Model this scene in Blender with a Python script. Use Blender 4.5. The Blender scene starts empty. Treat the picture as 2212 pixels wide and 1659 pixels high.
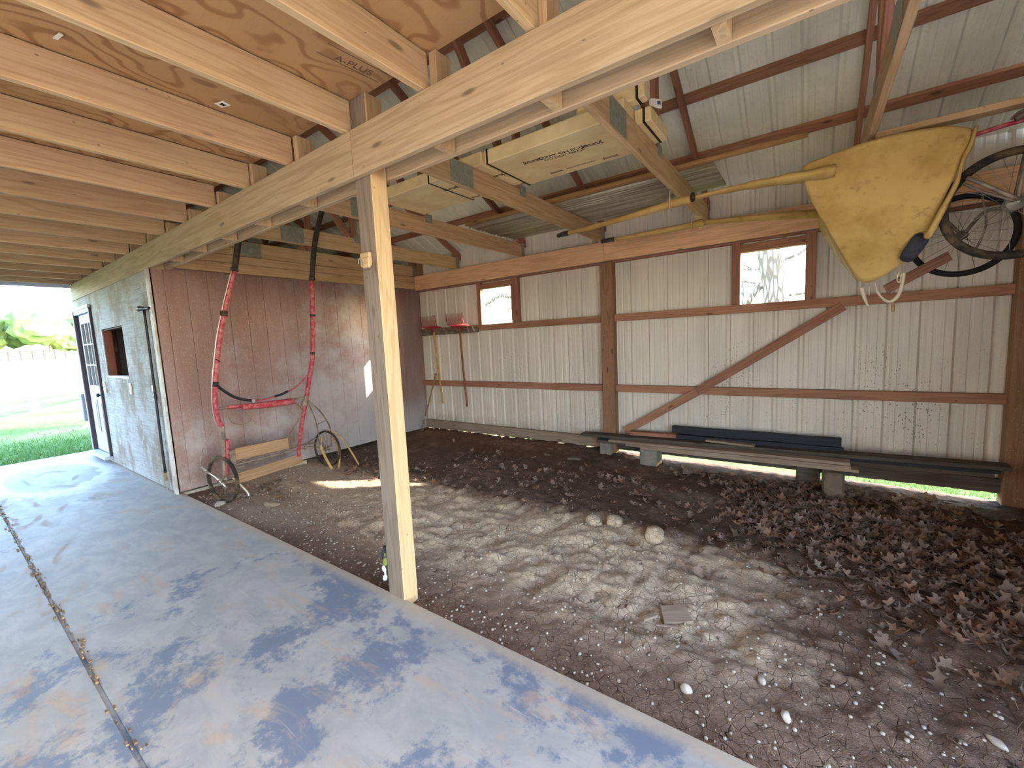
import bpy, bmesh, math, random
import numpy as np
from mathutils import Vector, Matrix, noise as mnoise
random.seed(7)
rng = np.random.default_rng(7)
SC = bpy.context.scene
COL = SC.collection
PI = math.pi
V = Vector

# ------------------------------------------------------------------ materials
def new_mat(name):
    m = bpy.data.materials.new(name); m.use_nodes = True
    nt = m.node_tree; nt.nodes.clear()
    return m, nt
class N:
    """small node helper"""
    def __init__(s, nt): s.nt = nt
    def n(s, t, **k):
        nd = s.nt.nodes.new(t)
        for a, b in k.items(): setattr(nd, a, b)
        return nd
    def l(s, a, b): s.nt.links.new(a, b)
    def val(s, sock, v):
        if hasattr(v, 'is_linked') or hasattr(v, 'links'): s.l(v, sock)
        else: sock.default_value = v
    def noise(s, vec, scale=5., detail=4., rough=.55, dist=0.):
        nd = s.n('ShaderNodeTexNoise'); s.l(vec, nd.inputs['Vector'])
        nd.inputs['Scale'].default_value = scale; nd.inputs['Detail'].default_value = detail
        nd.inputs['Roughness'].default_value = rough; nd.inputs['Distortion'].default_value = dist
        return nd.outputs['Fac']
    def vor(s, vec, scale=5., feature='F1', out='Distance', rnd=1.):
        nd = s.n('ShaderNodeTexVoronoi', feature=feature); s.l(vec, nd.inputs['Vector'])
        nd.inputs['Scale'].default_value = scale; nd.inputs['Randomness'].default_value = rnd
        return nd.outputs[out]
    def map(s, vec, scale=(1,1,1), loc=(0,0,0), rot=(0,0,0)):
        nd = s.n('ShaderNodeMapping'); s.l(vec, nd.inputs['Vector'])
        nd.inputs['Scale'].default_value = scale; nd.inputs['Location'].default_value = loc; nd.inputs['Rotation'].default_value = rot
        return nd.outputs['Vector']
    def m(s, op, a, b=0., c=0., clamp=False):
        nd = s.n('ShaderNodeMath', operation=op, use_clamp=clamp)
        for i, v in enumerate((a, b, c)): s.val(nd.inputs[i], v)
        return nd.outputs[0]
    def vm(s, op, a, b):
        nd = s.n('ShaderNodeVectorMath', operation=op)
        s.val(nd.inputs[0], a); s.val(nd.inputs[1], b)
        return nd.outputs[0]
    def ss(s, v, a, b):
        nd = s.n('ShaderNodeMapRange', interpolation_type='SMOOTHSTEP')
        s.val(nd.inputs[0], v); nd.inputs[1].default_value = a; nd.inputs[2].default_value = b
        return nd.outputs[0]
    def mix(s, f, a, b, mode='MIX'):
        nd = s.n('ShaderNodeMix', data_type='RGBA', blend_type=mode)
        s.val(nd.inputs[0], f)
        for i, v in ((6, a), (7, b)):
            if isinstance(v, tuple): nd.inputs[i].default_value = (*v[:3], 1)
            else: s.l(v, nd.inputs[i])
        return nd.outputs[2]
    def sep(s, vec):
        nd = s.n('ShaderNodeSeparateXYZ'); s.l(vec, nd.inputs[0]); return nd.outputs
    def bump(s, h, st=.3, d=.01, nrm=None):
        nd = s.n('ShaderNodeBump'); s.l(h, nd.inputs['Height'])
        nd.inputs['Strength'].default_value = st; nd.inputs['Distance'].default_value = d
        if nrm: s.l(nrm, nd.inputs['Normal'])
        return nd.outputs[0]
    def out(s, col, rough=.8, spec=.3, metal=0., nrm=None, trans=None):
        p = s.n('ShaderNodeBsdfPrincipled'); o = s.n('ShaderNodeOutputMaterial')
        if isinstance(col, tuple): p.inputs['Base Color'].default_value = (*col[:3], 1)
        else: s.l(col, p.inputs['Base Color'])
        s.val(p.inputs['Roughness'], rough); s.val(p.inputs['Specular IOR Level'], spec); s.val(p.inputs['Metallic'], metal)
        if nrm: s.l(nrm, p.inputs['Normal'])
        if trans:
            t = s.n('ShaderNodeBsdfTranslucent'); s.l(col, t.inputs[0]) if not isinstance(col, tuple) else setattr(t.inputs[0], 'default_value', (*col[:3], 1))
            mx = s.n('ShaderNodeMixShader'); mx.inputs[0].default_value = trans
            s.l(p.outputs[0], mx.inputs[1]); s.l(t.outputs[0], mx.inputs[2]); s.l(mx.outputs[0], o.inputs[0])
        else: s.l(p.outputs[0], o.inputs[0])
        return p
def rgb(*c):
    """0-255 display colour -> linear tuple"""
    r = []
    for v in c:
        v = v / 255.
        r.append(v / 12.92 if v <= .04045 else ((v + .055) / 1.055) ** 2.4)
    return tuple(r)
def objvec(b, amt=23.):
    tc = b.n('ShaderNodeTexCoord'); oi = b.n('ShaderNodeObjectInfo')
    cmb = b.n('ShaderNodeCombineXYZ')
    for i, k in enumerate((amt, amt * .61, amt * .37)): b.l(b.m('MULTIPLY', oi.outputs['Random'], k), cmb.inputs[i])
    return b.vm('ADD', tc.outputs['Object'], cmb.outputs[0]), oi.outputs['Random'], tc
def worldvec(b):
    g = b.n('ShaderNodeNewGeometry'); return g.outputs['Position']

def wood(name, light, dark, stain, rough=.75, stain_amt=.5, knots=.7, grain=1., var=.12, spec=.25, speck=None):
    m, nt = new_mat(name); b = N(nt)
    v, rnd, tc = objvec(b)
    warp = b.noise(b.map(v, (.9, 5, 5)), 1.3, 2., .5)
    rings = b.m('SINE', b.m('MULTIPLY', b.m('ADD', b.noise(b.map(v, (.35, 7, 7)), 1.6, 2., .5), b.m('MULTIPLY', warp, .35)), 46. * grain))
    fine = b.noise(b.map(v, (3, 90, 90)), 1.5, 3., .6)
    g = b.m('ADD', b.m('MULTIPLY', b.ss(rings, -.2, 1.), .42), b.m('MULTIPLY', b.ss(fine, .35, .75), .45))
    c = b.mix(g, light, dark)
    blot = b.noise(b.map(v, (.8, 4, 4)), 1.1, 4., .6)
    c = b.mix(b.m('MULTIPLY', b.ss(blot, .45, .75), stain_amt), c, stain)
    kd = b.vor(b.map(v, (2.1, 7, 7)), 1.)
    kn = b.m('SUBTRACT', 1., b.ss(b.m('ADD', kd, b.m('MULTIPLY', fine, .05)), .07, .15))
    c = b.mix(b.m('MULTIPLY', kn, knots), c, tuple(x * .33 for x in stain))
    nail = b.m('LESS_THAN', b.vor(b.map(v, (9, 16, 16)), 1.), .06)
    c = b.mix(b.m('MULTIPLY', nail, .55), c, tuple(x * .2 for x in stain))
    if speck:
        sp = b.m('LESS_THAN', b.vor(b.map(v, (30, 75, 75)), 1.), speck)
        c = b.mix(b.m('MULTIPLY', sp, .7), c, (.62, .56, .46))
    hs = b.n('ShaderNodeHueSaturation'); b.l(c, hs.inputs['Color'])
    b.l(b.m('ADD', 1. - var, b.m('MULTIPLY', rnd, 2 * var)), hs.inputs['Value'])
    b.l(b.m('ADD', .5 - var * .06, b.m('MULTIPLY', b.m('FRACT', b.m('MULTIPLY', rnd, 7.3)), var * .12)), hs.inputs['Hue'])
    b.out(hs.outputs[0], rough, spec, nrm=b.bump(b.m('ADD', fine, b.m('MULTIPLY', rings, .2)), .25, .003))
    return m
M = {}
M['joist'] = wood('pine_joist', rgb(200, 173, 136), rgb(174, 141, 104), rgb(168, 130, 101), stain_amt=.45, var=.10)
M['girder'] = wood('treated_girder', rgb(183, 161, 130), rgb(155, 131, 100), rgb(145, 121, 94), stain_amt=.5, grain=.8, var=.08)
M['chord'] = wood('truss_chord_wood', rgb(206, 174, 134), rgb(174, 139, 98), rgb(165, 132, 96), stain_amt=.4, var=.08, speck=.05)
M['redwood'] = wood('red_brown_framing', rgb(170, 122, 98), rgb(140, 93, 73), rgb(116, 76, 60), stain_amt=.6, var=.12)
M['header'] = wood('red_header_wood', rgb(235, 190, 146), rgb(201, 155, 116), rgb(167, 125, 94), stain_amt=.5, var=.06)
M['postwood'] = wood('treated_post_wood', rgb(199, 166, 124), rgb(169, 138, 98), rgb(147, 133, 111), stain_amt=.8, knots=.5, var=.02, speck=.05)
M['postgrey'] = wood('grey_post_face', rgb(140, 125, 111), rgb(109, 96, 84), rgb(91, 77, 63), stain_amt=.7, knots=.4, var=.02)
M['wallpost'] = wood('brown_wall_post', rgb(153, 115, 88), rgb(127, 91, 66), rgb(106, 75, 54), stain_amt=.5, var=.06, speck=.12)
M['plankdark'] = wood('black_edged_plank', rgb(94, 84, 74), rgb(69, 59, 51), rgb(34, 36, 43), stain_amt=.9, var=.15, rough=.85)
M['planklight'] = wood('weathered_plank', rgb(154, 134, 116), rgb(124, 104, 87), rgb(95, 76, 62), stain_amt=.5, var=.12, rough=.85)
M['tar'] = wood('black_tarred_wood', rgb(48, 49, 58), rgb(34, 35, 41), rgb(60, 56, 51), stain_amt=.5, var=.15, rough=.7)
M['polewood'] = wood('rough_pole_wood', rgb(162, 123, 79), rgb(125, 90, 56), rgb(102, 73, 47), var=.05)
M['handle_y'] = wood('yellow_handle_wood', rgb(201, 154, 85), rgb(176, 129, 69), rgb(154, 112, 64), stain_amt=.3, var=.03)
M['handle_b'] = wood('brown_handle_wood', rgb(147, 87, 63), rgb(122, 68, 50), rgb(106, 58, 44), stain_amt=.3, var=.03)
M['fencewood'] = wood('grey_fence_wood', rgb(169, 162, 156), rgb(142, 136, 130), rgb(130, 124, 116), stain_amt=.5, var=.08)
M['blackfence'] = wood('black_fence_paint', rgb(44, 42, 44), rgb(34, 32, 34), rgb(58, 54, 54), var=.05)
M['seatwood'] = wood('dusty_seat_wood', rgb(162, 130, 99), rgb(132, 103, 76), rgb(117, 87, 63), stain_amt=.5, var=.06)

def plain(name, col, rough=.6, spec=.3, metal=0., dust=None, damt=.5, scale=30., bumpy=0., trans=None):
    m, nt = new_mat(name); b = N(nt)
    v, rnd, tc = objvec(b, 5.)
    n1 = b.noise(v, scale, 5., .65)
    c = b.mix(b.m('MULTIPLY', b.ss(n1, .4, .75), .35), col, tuple(x * .6 for x in col[:3]))
    if dust:
        n2 = b.noise(v, scale * .4, 6., .7)
        c = b.mix(b.m('MULTIPLY', b.ss(n2, .42, .62), damt), c, dust)
    b.out(c, rough, spec, metal, nrm=b.bump(n1, bumpy, .004) if bumpy else None, trans=trans)
    return m
M['redpaint'] = plain('red_shaft_paint', rgb(163, 38, 60), .45, .4, dust=rgb(185, 138, 128), damt=.55, scale=60)
M['dustymetal'] = plain('dusty_bare_metal', rgb(109, 96, 86), .6, .4, .3, dust=rgb(154, 138, 116), damt=.8, scale=25)
M['palechrome'] = plain('dull_chrome', rgb(185, 180, 170), .35, .5, .6, dust=rgb(140, 130, 114), damt=.5, scale=40)
M['rimwhite'] = plain('cream_rim', rgb(210, 203, 182), .5, .4, dust=rgb(160, 148, 120), damt=.4, scale=20)
M['tire'] = plain('dusty_tire', rgb(43, 39, 36), .85, .2, dust=rgb(107, 89, 66), damt=.8, scale=14)
M['tireblack'] = plain('black_tire', rgb(27, 26, 26), .7, .3, dust=rgb(44, 40, 37), damt=.5, scale=14)
M['tiretan'] = plain('tan_tread', rgb(185, 154, 94), .8, .2, dust=rgb(143, 122, 80), damt=.5, scale=30)
M['rubber'] = plain('black_rubber', rgb(23, 24, 28), .5, .4, scale=20)
M['wrap'] = plain('grimy_tape_wrap', rgb(59, 53, 46), .85, .2, dust=rgb(93, 83, 69), damt=.6, scale=40)
M['galv'] = plain('galvanized_plate', rgb(143, 150, 134), .5, .5, .35, dust=rgb(176, 176, 160), damt=.5, scale=60)
M['tagwhite'] = plain('white_tag', rgb(230, 226, 214), .6, .3, scale=20)
M['tagblue'] = plain('blue_print', rgb(60, 95, 140), .6, .3)
M['ink'] = plain('black_ink', rgb(58, 47, 40), .8, .1)
M['inkfaint'] = plain('faint_ink', rgb(125, 96, 71), .8, .1)
M['stampink'] = plain('purple_stamp_ink', rgb(116, 86, 72), .8, .1)
M['redplastic'] = plain('red_fork_plastic', rgb(160, 42, 52), .4, .4, scale=10, dust=rgb(179, 102, 92), damt=.3)
M['stone'] = plain('pale_stone', rgb(179, 166, 152), .9, .2, scale=12, bumpy=.3)
M['concreteblock'] = plain('grey_block', rgb(143, 135, 124), .9, .2, scale=18, bumpy=.4, dust=rgb(111, 100, 87), damt=.5)
M['tanblock'] = plain('tan_block', rgb(126, 113, 96), .9, .2, scale=18, bumpy=.4, dust=rgb(95, 83, 68), damt=.5)
M['whitetrim'] = plain('chipped_white_paint', rgb(198, 195, 189), .6, .3, dust=rgb(135, 115, 92), damt=.55, scale=14)
M['door'] = plain('pale_blue_white_door', rgb(180, 188, 200), .45, .4, scale=4)
M['doorframe'] = plain('dark_door_edge', rgb(64, 50, 60), .6, .3)
M['outlet'] = plain('white_cover_plate', rgb(220, 217, 210), .5, .4)
M['bark'] = None
M['twine'] = plain('pale_rope', rgb(192, 179, 156), .9, .1, scale=40)
M['dirtyrope'] = plain('brown_rope', rgb(154, 124, 80), .9, .1, scale=40)
M['darkbrown'] = plain('dark_brown_panel', rgb(74, 48, 34), .8, .2, scale=8)
M['cabinet'] = plain('red_cabinet', rgb(124, 68, 50), .55, .35, scale=8)
M['cabinetlite'] = plain('pink_cabinet_panel', rgb(154, 106, 88), .55, .35, scale=8)
M['strap'] = plain('black_strap', rgb(29, 26, 24), .5, .4, scale=60)
M['bluescrap'] = plain('pale_blue_plastic', rgb(195, 210, 216), .4, .4)
M['moss'] = plain('moss', rgb(111, 122, 60), .9, .1, scale=60)
M['utility'] = plain('grey_utility_box', rgb(141, 148, 163), .6, .3)
M['pvc'] = plain('white_fascia', rgb(185, 195, 216), .5, .3)

# canvas
def mk_canvas():
    m, nt = new_mat('mustard_canvas'); b = N(nt); p = worldvec(b)
    n1 = b.noise(p, 3.2, 5., .6); n2 = b.noise(p, 14., 5., .65)
    c = b.mix(b.ss(n1, .35, .7), rgb(205, 172, 107), rgb(177, 142, 81))
    c = b.mix(b.m('MULTIPLY', b.ss(n2, .55, .75), .6), c, rgb(138, 106, 62))
    wv = b.noise(p, 320., 2., .5)
    g = b.n('ShaderNodeNewGeometry')
    b.out(c, .9, .15, nrm=b.bump(b.m('ADD', wv, b.m('MULTIPLY', n2, 1.5)), .35, .004), trans=.12)
    return m
M['canvas'] = mk_canvas()
def mk_card():
    m, nt = new_mat('brown_cardboard'); b = N(nt); v, r, tc = objvec(b, 3.)
    n1 = b.noise(v, 3., 4., .6); n2 = b.noise(b.map(v, (1, 40, 1)), 4., 2., .5)
    c = b.mix(b.ss(n1, .3, .75), rgb(239, 217, 165), rgb(221, 190, 141))
    c = b.mix(b.m('MULTIPLY', b.ss(n2, .5, .8), .25), c, rgb(138, 102, 71))
    b.out(c, .85, .15); return m
M['card'] = mk_card()
def mk_ply():
    m, nt = new_mat('swirled_plywood'); b = N(nt); p = worldvec(b)
    w = b.noise(b.map(p, (1.6, .9, 1)), 1.7, 2., .5)
    ring = b.m('SINE', b.m('MULTIPLY', b.m('ADD', w, b.m('MULTIPLY', b.noise(p, 9., 3., .6), .035)), 70.))
    c = b.mix(b.ss(ring, .1, 1.), rgb(178, 141, 99), rgb(149, 109, 72))
    c = b.mix(b.m('MULTIPLY', b.ss(b.noise(p, 1.1, 3., .6),   .45, .7), .6), c, rgb(159, 126, 87))
    kd = b.vor(b.map(p, (2.6, 1.8, 1)), 1.)
    c = b.mix(b.m('MULTIPLY', b.m('SUBTRACT', 1., b.ss(kd, .05, .1)), .8), c, rgb(79, 53, 32))
    grain = b.noise(b.map(p, (12, 160, 1)), 1., 3., .6)
    c = b.mix(b.m('MULTIPLY', b.ss(grain, .5, .8), .3), c, rgb(149, 103, 64))
    sx = b.sep(p)
    seam = b.m('LESS_THAN', b.m('ABSOLUTE', b.m('SUBTRACT', b.m('MODULO', b.m('ADD', sx[0], 20.62), 1.22), .61)), .003)
    c = b.mix(b.m('MULTIPLY', seam, .8), c, rgb(62, 41, 24))
    b.out(c, .8, .2); return m
M['ply'] = mk_ply()
def mk_redwall():
    m, nt = new_mat('red_brown_panelling'); b = N(nt); p = worldvec(b); s = b.sep(p)
    n1 = b.noise(b.map(p, (1, 1.6, .5)), 1.6, 5., .6); n2 = b.noise(b.map(p, (1, 60, 4)), 1., 4., .65)
    c = b.mix(b.ss(n1, .35, .68), rgb(131, 103, 94), rgb(147, 122, 117))
    c = b.mix(b.m('MULTIPLY', b.ss(n2, .45, .75), .5), c, rgb(132, 80, 63))
    # dried pale dust, heavier on the lower half and towards the far end
    dn = b.noise(p, 2.3, 6., .65)
    lo = b.m('ADD', b.m('MULTIPLY', b.ss(s[2], 2.3, .1), .55), b.m('MULTIPLY', b.ss(s[1], 1.7, 4.2), .5))
    dust = b.m('MULTIPLY', b.ss(b.m('ADD', dn, b.m('MULTIPLY', lo, .5)), .62, 1.), .72)
    far = b.ss(s[1], 4.25, 4.6)
    dust = b.m('MULTIPLY', dust, b.m('SUBTRACT', 1., b.m('MULTIPLY', far, b.ss(s[2], .2, .75))))
    c = b.mix(dust, c, rgb(174, 169, 170))
    sp = b.m('LESS_THAN', b.vor(b.map(p, (60, 60, 38)), 1.), .17)
    c = b.mix(b.m('MULTIPLY', sp, .55), c, rgb(196, 174, 152))
    b.out(c, b.m('ADD', .36, b.m('MULTIPLY', dn, .25)), .45, nrm=b.bump(n2, .15, .002)); return m
M['redwall'] = mk_redwall()
def mk_siding():
    m, nt = new_mat('weathered_grey_siding'); b = N(nt); p = worldvec(b); s = b.sep(p)
    n1 = b.noise(b.map(p, (1.5, 1, 1.)), 1.5, 6., .65); hz = b.noise(b.map(p, (3, 1, 70)), 1., 4., .7)
    fine = b.noise(p, 70., 4., .7)
    c = b.mix(b.ss(hz, .4, .7), rgb(172, 172, 175), rgb(140, 138, 139))
    c = b.mix(b.m('MULTIPLY', b.ss(b.m('ADD', n1, b.m('MULTIPLY', fine, .35)), .62, .8), .8), c, rgb(122, 103, 76))
    c = b.mix(b.m('MULTIPLY', b.ss(b.noise(p, 5., 5., .7), .56, .7), .55), c, rgb(201, 200, 198))
    hi = b.ss(s[2], 2.1, 2.5)
    c = b.mix(b.m('MULTIPLY', hi, .5), c, rgb(154, 143, 120))
    b.out(c, .8, .25, nrm=b.bump(hz, .3, .003)); return m
M['siding'] = mk_siding()
def mk_metal(name, base, dirt, wall=True):
    m, nt = new_mat(name); b = N(nt); p = worldvec(b); s = b.sep(p)
    n1 = b.noise(b.map(p, (2, 2, .5)), 1.3, 5., .6); st = b.noise(b.map(p, (45, 45, 1.)), 1., 3., .6)
    c = b.mix(b.ss(n1, .35, .7), base, tuple(x * .86 for x in base))
    c = b.mix(b.m('MULTIPLY', b.ss(st, .5, .8), .3), c, dirt)
    if wall:
        spv = b.vor(b.map(p, (46, 46, 30)), 1.)
        dens = b.m('MULTIPLY', b.ss(s[2], 1.9, 1.2), b.ss(b.noise(p, 1.6, 4., .7), .3, .75))
        sp = b.m('LESS_THAN', b.m('ADD', spv, b.m('MULTIPLY', b.m('SUBTRACT', 1., dens), .34)), .27)
        c = b.mix(b.m('MULTIPLY', sp, .7), c, rgb(74, 53, 36))
        fine = b.m('LESS_THAN', b.vor(p, 120.), .2)
        c = b.mix(b.m('MULTIPLY', b.m('MULTIPLY', fine, b.ss(s[2], 2.1, 1.)), .45), c, rgb(125, 104, 80))
        c = b.mix(b.m('MULTIPLY', b.ss(b.m('ADD', s[2], b.m('MULTIPLY', b.noise(p, 6., 4., .7), .5)), .62, .2), .7), c, rgb(119, 87, 62))
    b.out(c, .5, .4, .0); return m
M['wallmetal'] = mk_metal('white_ribbed_wall_metal', rgb(220, 210, 195), rgb(176, 164, 145))
M['roofmetal'] = mk_metal('grey_ribbed_roof_metal', rgb(239, 237, 218), rgb(192, 185, 164), False)
def mk_corr():
    m, nt = new_mat('dusty_corrugated_sheet'); b = N(nt); p = worldvec(b)
    n1 = b.noise(b.map(p, (.6, 9, 1)), 1.6, 5., .6); n2 = b.noise(p, 26., 4., .7)
    c = b.mix(b.ss(n1, .4, .65), rgb(185, 174, 152), rgb(143, 131, 108))
    c = b.mix(b.m('MULTIPLY', b.ss(n2, .55, .7), .5), c, rgb(111, 99, 80))
    b.out(c, .55, .4, .25); return m
M['corr'] = mk_corr()
def mk_concrete():
    m, nt = new_mat('stained_concrete'); b = N(nt); p = worldvec(b); s = b.sep(p)
    big = b.noise(b.map(p, (1., 1.4, 1)), 1.05, 6., .62, .4); mid = b.noise(b.map(p, (1., 1.7, 1), rot=(0, 0, .5)), 3.4, 6., .68, .6)
    fine = b.noise(p, 28., 5., .7)
    c = b.mix(b.ss(mid, .35, .65), rgb(164, 160, 155), rgb(148, 147, 145))
    # dark bare blue-grey concrete showing through the tan dust
    near = b.ss(s[0], -4.6, -1.9)
    brk = b.noise(p, 11., 6., .75)
    dk = b.ss(b.m('ADD', b.m('ADD', b.noise(b.map(p, (1., 1.2, 1), loc=(4.2, .6, 0)), 1.9, 5., .6, .3), b.m('MULTIPLY', brk, .5)), b.m('ADD', b.m('MULTIPLY', near, .17), b.m('MULTIPLY', fine, .18))), .97, 1.08)
    c = b.mix(b.m('MULTIPLY', dk, .8), c, rgb(93, 106, 128))
    tan = b.ss(b.m('ADD', b.noise(b.map(p, (1.6, 4.2, 1), loc=(3, 1, 0), rot=(0, 0, .25)), 1.3, 6., .68, .8), b.m('MULTIPLY', fine, .12)), .60, .72)
    c = b.mix(b.m('MULTIPLY', tan, .5), c, rgb(183, 157, 131))
    scr = b.noise(b.map(p, (2, 60, 1), rot=(0, 0, .9)), 1., 3., .7)
    c = b.mix(b.m('MULTIPLY', b.ss(scr, .62, .75), .35), c, rgb(188, 185, 180))
    scr2 = b.noise(b.map(p, (50, 1.6, 1), rot=(0, 0, .3)), 1., 3., .7)
    c = b.mix(b.m('MULTIPLY', b.ss(scr2, .66, .74), .3), c, rgb(93, 100, 114))
    # puddle stain, greyer inside, with a pale rim
    e = b.m('ADD', b.m('POWER', b.m('DIVIDE', b.m('SUBTRACT', s[0], -8.35), .95), 2.), b.m('POWER', b.m('DIVIDE', b.m('SUBTRACT', s[1], .86), .42), 2.))
    e = b.m('ADD', e, b.m('MULTIPLY', b.m('SUBTRACT', mid, .5), 1.6))
    inside = b.ss(e, 1.02, .98)
    rim = b.m('MULTIPLY', b.ss(e, .99, 1.01), b.ss(e, 2.4, 1.3))
    c = b.mix(b.m('MULTIPLY', inside, .55), c, rgb(127, 132, 140))
    c = b.mix(b.m('MULTIPLY', rim, .75), c, rgb(205, 208, 211))
    edge = b.m('MULTIPLY', b.ss(b.m('ADD', s[1], b.m('MULTIPLY', fine, .06)), 1.48, 1.555), .8)
    c = b.mix(edge, c, rgb(173, 156, 136))
    rg = b.m('ADD', .5, b.m('ADD', b.m('MULTIPLY', mid, .22), b.m('MULTIPLY', tan, .25)))
    b.out(c, rg, .35, nrm=b.bump(b.m('ADD', fine, mid), .12, .004)); return m
M['concrete'] = mk_concrete()
def mk_dirt():
    m, nt = new_mat('barn_dirt'); b = N(nt); p = worldvec(b); s = b.sep(p)
    big = b.noise(p, 1.1, 5., .62); mid = b.noise(p, 5., 6., .7); fine = b.noise(p, 34., 5., .72); grit = b.noise(p, 150., 3., .7)
    base = b.mix(b.ss(mid, .35, .65), rgb(138, 112, 96), rgb(113, 90, 75))
    # moist dark band along the back and left, dry pale crust in the middle
    pale = b.m('ADD', b.m('MULTIPLY', b.ss(s[1], 3.75, 2.9), b.ss(s[0], .75, -.5)), b.m('MULTIPLY', b.m('SUBTRACT', big, .5), 1.5))
    crust = b.ss(b.m('ADD', pale, b.m('MULTIPLY', b.m('SUBTRACT', fine, .5), .9)), .45, .95)
    crust = b.m('MULTIPLY', crust, b.ss(s[1], 1.65, 2.35))
    c = b.mix(b.m('MULTIPLY', crust, .85), base, b.mix(b.ss(fine, .35, .65), rgb(227, 204, 175), rgb(191, 167, 140)))
    pat = b.m('ADD', b.m('POWER', b.m('DIVIDE', b.m('SUBTRACT', s[0], -.85), .42), 2.), b.m('POWER', b.m('DIVIDE', b.m('SUBTRACT', s[1], 4.15), .3), 2.))
    c = b.mix(b.m('MULTIPLY', b.ss(b.m('ADD', pat, b.m('MULTIPLY', fine, 1.2)), 1.5, .7), .6), c, rgb(168, 154, 140))
    pat2 = b.m('ADD', b.m('POWER', b.m('DIVIDE', b.m('SUBTRACT', s[0], -4.6), 1.1), 2.), b.m('POWER', b.m('DIVIDE', b.m('SUBTRACT', s[1], 1.95), .45), 2.))
    c = b.mix(b.m('MULTIPLY', b.ss(b.m('ADD', pat2, fine), 1.6, .8), .7), c, rgb(168, 148, 127))
    wet = b.m('MULTIPLY', b.ss(s[1], 3.0, 3.6), b.ss(b.m('ADD', big, b.m('MULTIPLY', mid, .3)), .42, .7))
    c = b.mix(b.m('MULTIPLY', wet, .65), c, rgb(78, 62, 52))
    rust = b.m('MULTIPLY', b.ss(s[1], 4.3, 4.9), b.ss(s[0], -2.2, -3.2))
    c = b.mix(b.m('MULTIPLY', rust, .55), c, rgb(125, 84, 64))
    c = b.mix(b.m('MULTIPLY', b.ss(mid, .6, .72), .4), c, rgb(117, 82, 63))
    vv = b.vm('ADD', p, b.vm('MULTIPLY', b.n('ShaderNodeTexNoise').outputs['Color'], (.0, .0, .0)))
    dcell = b.vor(b.vm('ADD', p, b.vm('SCALE', p, (0, 0, 0))), 10., 'DISTANCE_TO_EDGE')
    crack = b.m('MULTIPLY', b.ss(b.m('ADD', dcell, b.m('MULTIPLY', fine, .05)), .05, .025), b.ss(s[1], 3.8, 3.2))
    crack = b.m('MULTIPLY', crack, b.ss(big, .35, .5))
    c = b.mix(b.m('MULTIPLY', crack, .75), c, rgb(61, 42, 31))
    sp = b.m('LESS_THAN', b.vor(p, 42.), .16)
    c = b.mix(b.m('MULTIPLY', sp, .5), c, rgb(181, 166, 150))
    hgt = b.m('SUBTRACT', b.m('ADD', b.m('MULTIPLY', fine, .8), b.m('MULTIPLY', grit, .35)), b.m('MULTIPLY', crack, .7))
    b.out(c, .95, .15, nrm=b.bump(hgt, .9, .02)); return m
M['dirt'] = mk_dirt()
def mk_grass():
    m, nt = new_mat('pasture_grass'); b = N(nt); p = worldvec(b); s = b.sep(p)
    n1 = b.noise(b.map(p, (1, .35, 1)), .35, 5., .65); n2 = b.noise(p, 9., 5., .7); n3 = b.noise(p, 1.3, 5., .65)
    c = b.mix(b.ss(n2, .3, .7), rgb(59, 96, 42), rgb(90, 120, 66))
    c = b.mix(b.m('MULTIPLY', b.ss(n1, .4, .65), .6), c, rgb(119, 129, 87))
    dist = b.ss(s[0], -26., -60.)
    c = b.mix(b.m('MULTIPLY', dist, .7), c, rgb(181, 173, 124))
    bare = b.m('MULTIPLY', b.ss(b.m('ADD', b.m('ABSOLUTE', b.m('ADD', s[0], 14.4)), b.m('MULTIPLY', n3, 2.2)), 1.9, 1.), .85)
    c = b.mix(bare, c, rgb(127, 108, 88))
    bounce_yard = b.m('MULTIPLY', b.ss(s[0], -10.6, -9.4), b.ss(s[1], 4.9, 4.2))  # tan ground beside the barn, added for its warm bounce light
    c = b.mix(bounce_yard, c, b.mix(n2, rgb(165, 142, 114), rgb(139, 117, 92)))
    b.out(c, .95, .1, nrm=b.bump(n2, .8, .05)); return m
M['grass'] = mk_grass()
def mk_leafmat(name, cols, trans=.2, rough=.75):
    m, nt = new_mat(name); b = N(nt)
    g = b.n('ShaderNodeNewGeometry'); r = b.n('ShaderNodeValToRGB')
    oi = b.n('ShaderNodeObjectInfo')
    f = b.m('FRACT', b.m('ADD', g.outputs['Random Per Island'], oi.outputs['Random']))
    b.l(f, r.inputs[0])
    el = r.color_ramp.elements
    el[0].position = 0; el[0].color = (*cols[0], 1); el[1].position = 1; el[1].color = (*cols[-1], 1)
    for i, c in enumerate(cols[1:-1]):
        e = el.new((i + 1) / (len(cols) - 1)); e.color = (*c, 1)
    n1 = b.noise(g.outputs['Position'], 90., 3., .6)
    c = b.mix(b.m('MULTIPLY', n1, .4), r.outputs[0], tuple(x * .5 for x in cols[0]))
    b.out(c, rough, .25, trans=trans); return m
M['leaf'] = mk_leafmat('dry_oak_leaf', [rgb(125, 102, 86), rgb(143, 115, 95), rgb(161, 139, 125), rgb(106, 85, 73), rgb(166, 124, 98), rgb(149, 129, 118)])
M['blade'] = mk_leafmat('grass_blade', [rgb(60, 106, 44), rgb(82, 120, 58), rgb(102, 136, 72), rgb(70, 106, 52)], .3)
M['treegreen'] = mk_leafmat('far_tree_foliage', [rgb(93, 122, 76), rgb(116, 144, 90), rgb(139, 160, 102)], .2)
M['straw'] = mk_leafmat('straw_bits', [rgb(143, 116, 79), rgb(109, 79, 53), rgb(165, 138, 102)], .1)
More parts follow.
